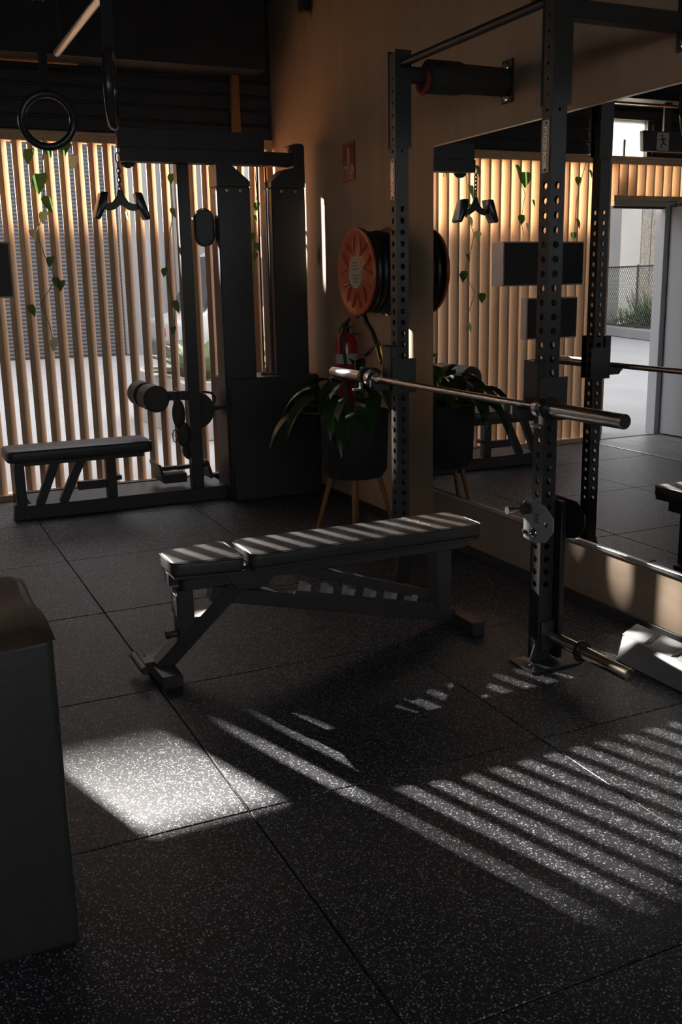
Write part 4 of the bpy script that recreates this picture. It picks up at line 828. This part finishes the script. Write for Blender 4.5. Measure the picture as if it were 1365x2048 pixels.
rm.lathe((cx0 + 0.012, fy - 0.0004, cz0 + 0.046), (0, 1, 0), [(0, 0), (0.0105, 0), (0.0105, 0.0008), (0, 0.0008)], 14)
limb((cx0 + 0.004, cz0 + 0.03), (cx0 - 0.006, cz0 - 0.008), 0.018); limb((cx0 - 0.004, cz0 - 0.006), (cx0 - 0.026, cz0 - 0.026), 0.011); limb((cx0 - 0.026, cz0 - 0.026), (cx0 - 0.042, cz0 - 0.024), 0.009)
limb((cx0 - 0.004, cz0 - 0.006), (cx0 + 0.016, cz0 - 0.03), 0.011); limb((cx0 + 0.016, cz0 - 0.03), (cx0 + 0.02, cz0 - 0.056), 0.010); limb((cx0 + 0.006, cz0 + 0.026), (cx0 + 0.028, cz0 + 0.012), 0.008); limb((cx0 + 0.028, cz0 + 0.012), (cx0 + 0.04, cz0 + 0.018), 0.007)
limb((cx0 + 0.002, cz0 + 0.028), (cx0 - 0.022, cz0 + 0.024), 0.008); limb((cx0 - 0.022, cz0 + 0.024), (cx0 - 0.034, cz0 + 0.008), 0.007)
ob('running_man', rm, 'black', es)
ob('mount', MB().box(-0.78, -0.70, 6.935, 6.955, 2.668, ZC - 0.001), 'exit_dark', es)
# resistance bands on a ceiling hook rail near the door
hb = thing('hook_rail', 'black hook rail under the ceiling near the exit sign', 'rail', (-0.3, 5.6, 2.9))
ob('bar', MB().tube((-0.15, 6.2, 2.86), (-1.3, 6.2, 2.86), 0.016, 10), 'steel', hb)
for xx in (-0.2, -1.2): ob('drop_rod', MB().tube((xx, 6.2, 2.87), (xx, 6.2, ZC), 0.008, 8), 'steel', hb)
for k, (xx, mm, cn, L) in enumerate(((-0.24, 'foam', 'wide black', 0.36), (-0.36, 'gloss_black', 'glossy black', 0.26), (-0.50, 'redband', 'red', 0.17), (-0.64, 'amber', 'amber', 0.16), (-0.78, 'black', 'matt black', 0.2), (-0.92, 'redband', 'long red', 0.24))):
    b_ = ob('resistance_band', MB().path([(xx + 0.05 * math.cos(a), 6.2 + 0.012 * math.sin(2 * a), 2.86 - L / 2 + 0.012 + (L / 2) * math.sin(a)) for a in [2 * PI * q / 24 for q in range(24)]], 0.016, 6, True), mm)
    tag(b_, cn + ' resistance band looped over the hook rail', 'resistance band', 'resistance bands near the exit sign')

# ------------------------------------------------------------------ covered box in the foreground and the slant board
bx = thing('padded_plyo_box', 'black padded box with brown cover at the left foreground', 'plyo box', (-0.05, 2.3, 0))
ob('body', MB().box(-0.36, 0.268, 2.05, 2.56, 0.0, 0.742), 'vinylblack', bx, 0.018, 3)
import itertools
n_ = 18; vs_ = []; fs_ = []; random.seed(3)
for j in range(n_ + 1):
    for i in range(n_ + 1):
        u_, v_ = i / n_, j / n_; e = min(u_, 1 - u_, v_, 1 - v_)
        z_ = 0.744 + 0.010 * math.sin(7 * v_ + 1.5 * math.sin(3 * u_)) * math.sin(PI * v_) + 0.006 * math.sin(13 * u_ + 5 * v_) - (0.022 if e == 0 else 0) + 0.012
        vs_.append((-0.364 + 0.636 * u_, 2.046 + 0.518 * v_, z_))
for j in range(n_):
    for i in range(n_): a = j * (n_ + 1) + i; fs_.append((a, a + 1, a + n_ + 2, a + n_ + 1))
ob('cover', MB().add(vs_, fs_), 'sofa', bx)
ob('corner_seam', MB().path([(0.262, 2.058, 0.0 + 0.73 * k / 8) for k in range(9)], 0.004, 6), 'black', bx)

sb = thing('slant_board', 'grey metal slant board with foot plates beside the wall', 'slant board', (2.6, 2.6, 0))
ob('body', MB().prism([(2.486, 0.0), (2.512, 0.098), (2.66, 0.098), (2.70, 0.0)], (0, 2.25, 0), (1, 0, 0), (0, 0, 1), (0, 0.60, 0)), 'wedge', sb, 0.003)
for y0, y1 in ((2.738, 2.862), (2.590, 2.716), (2.440, 2.568), (2.270, 2.418)):
    ob('foot_plate', MB().prism([(2.516, 0.0985), (2.588, 0.131), (2.60, 0.127), (2.60, 0.0985)], (0, y0, 0), (1, 0, 0), (0, 0, 1), (0, y1 - y0, 0)), 'wedge', sb, 0.003)
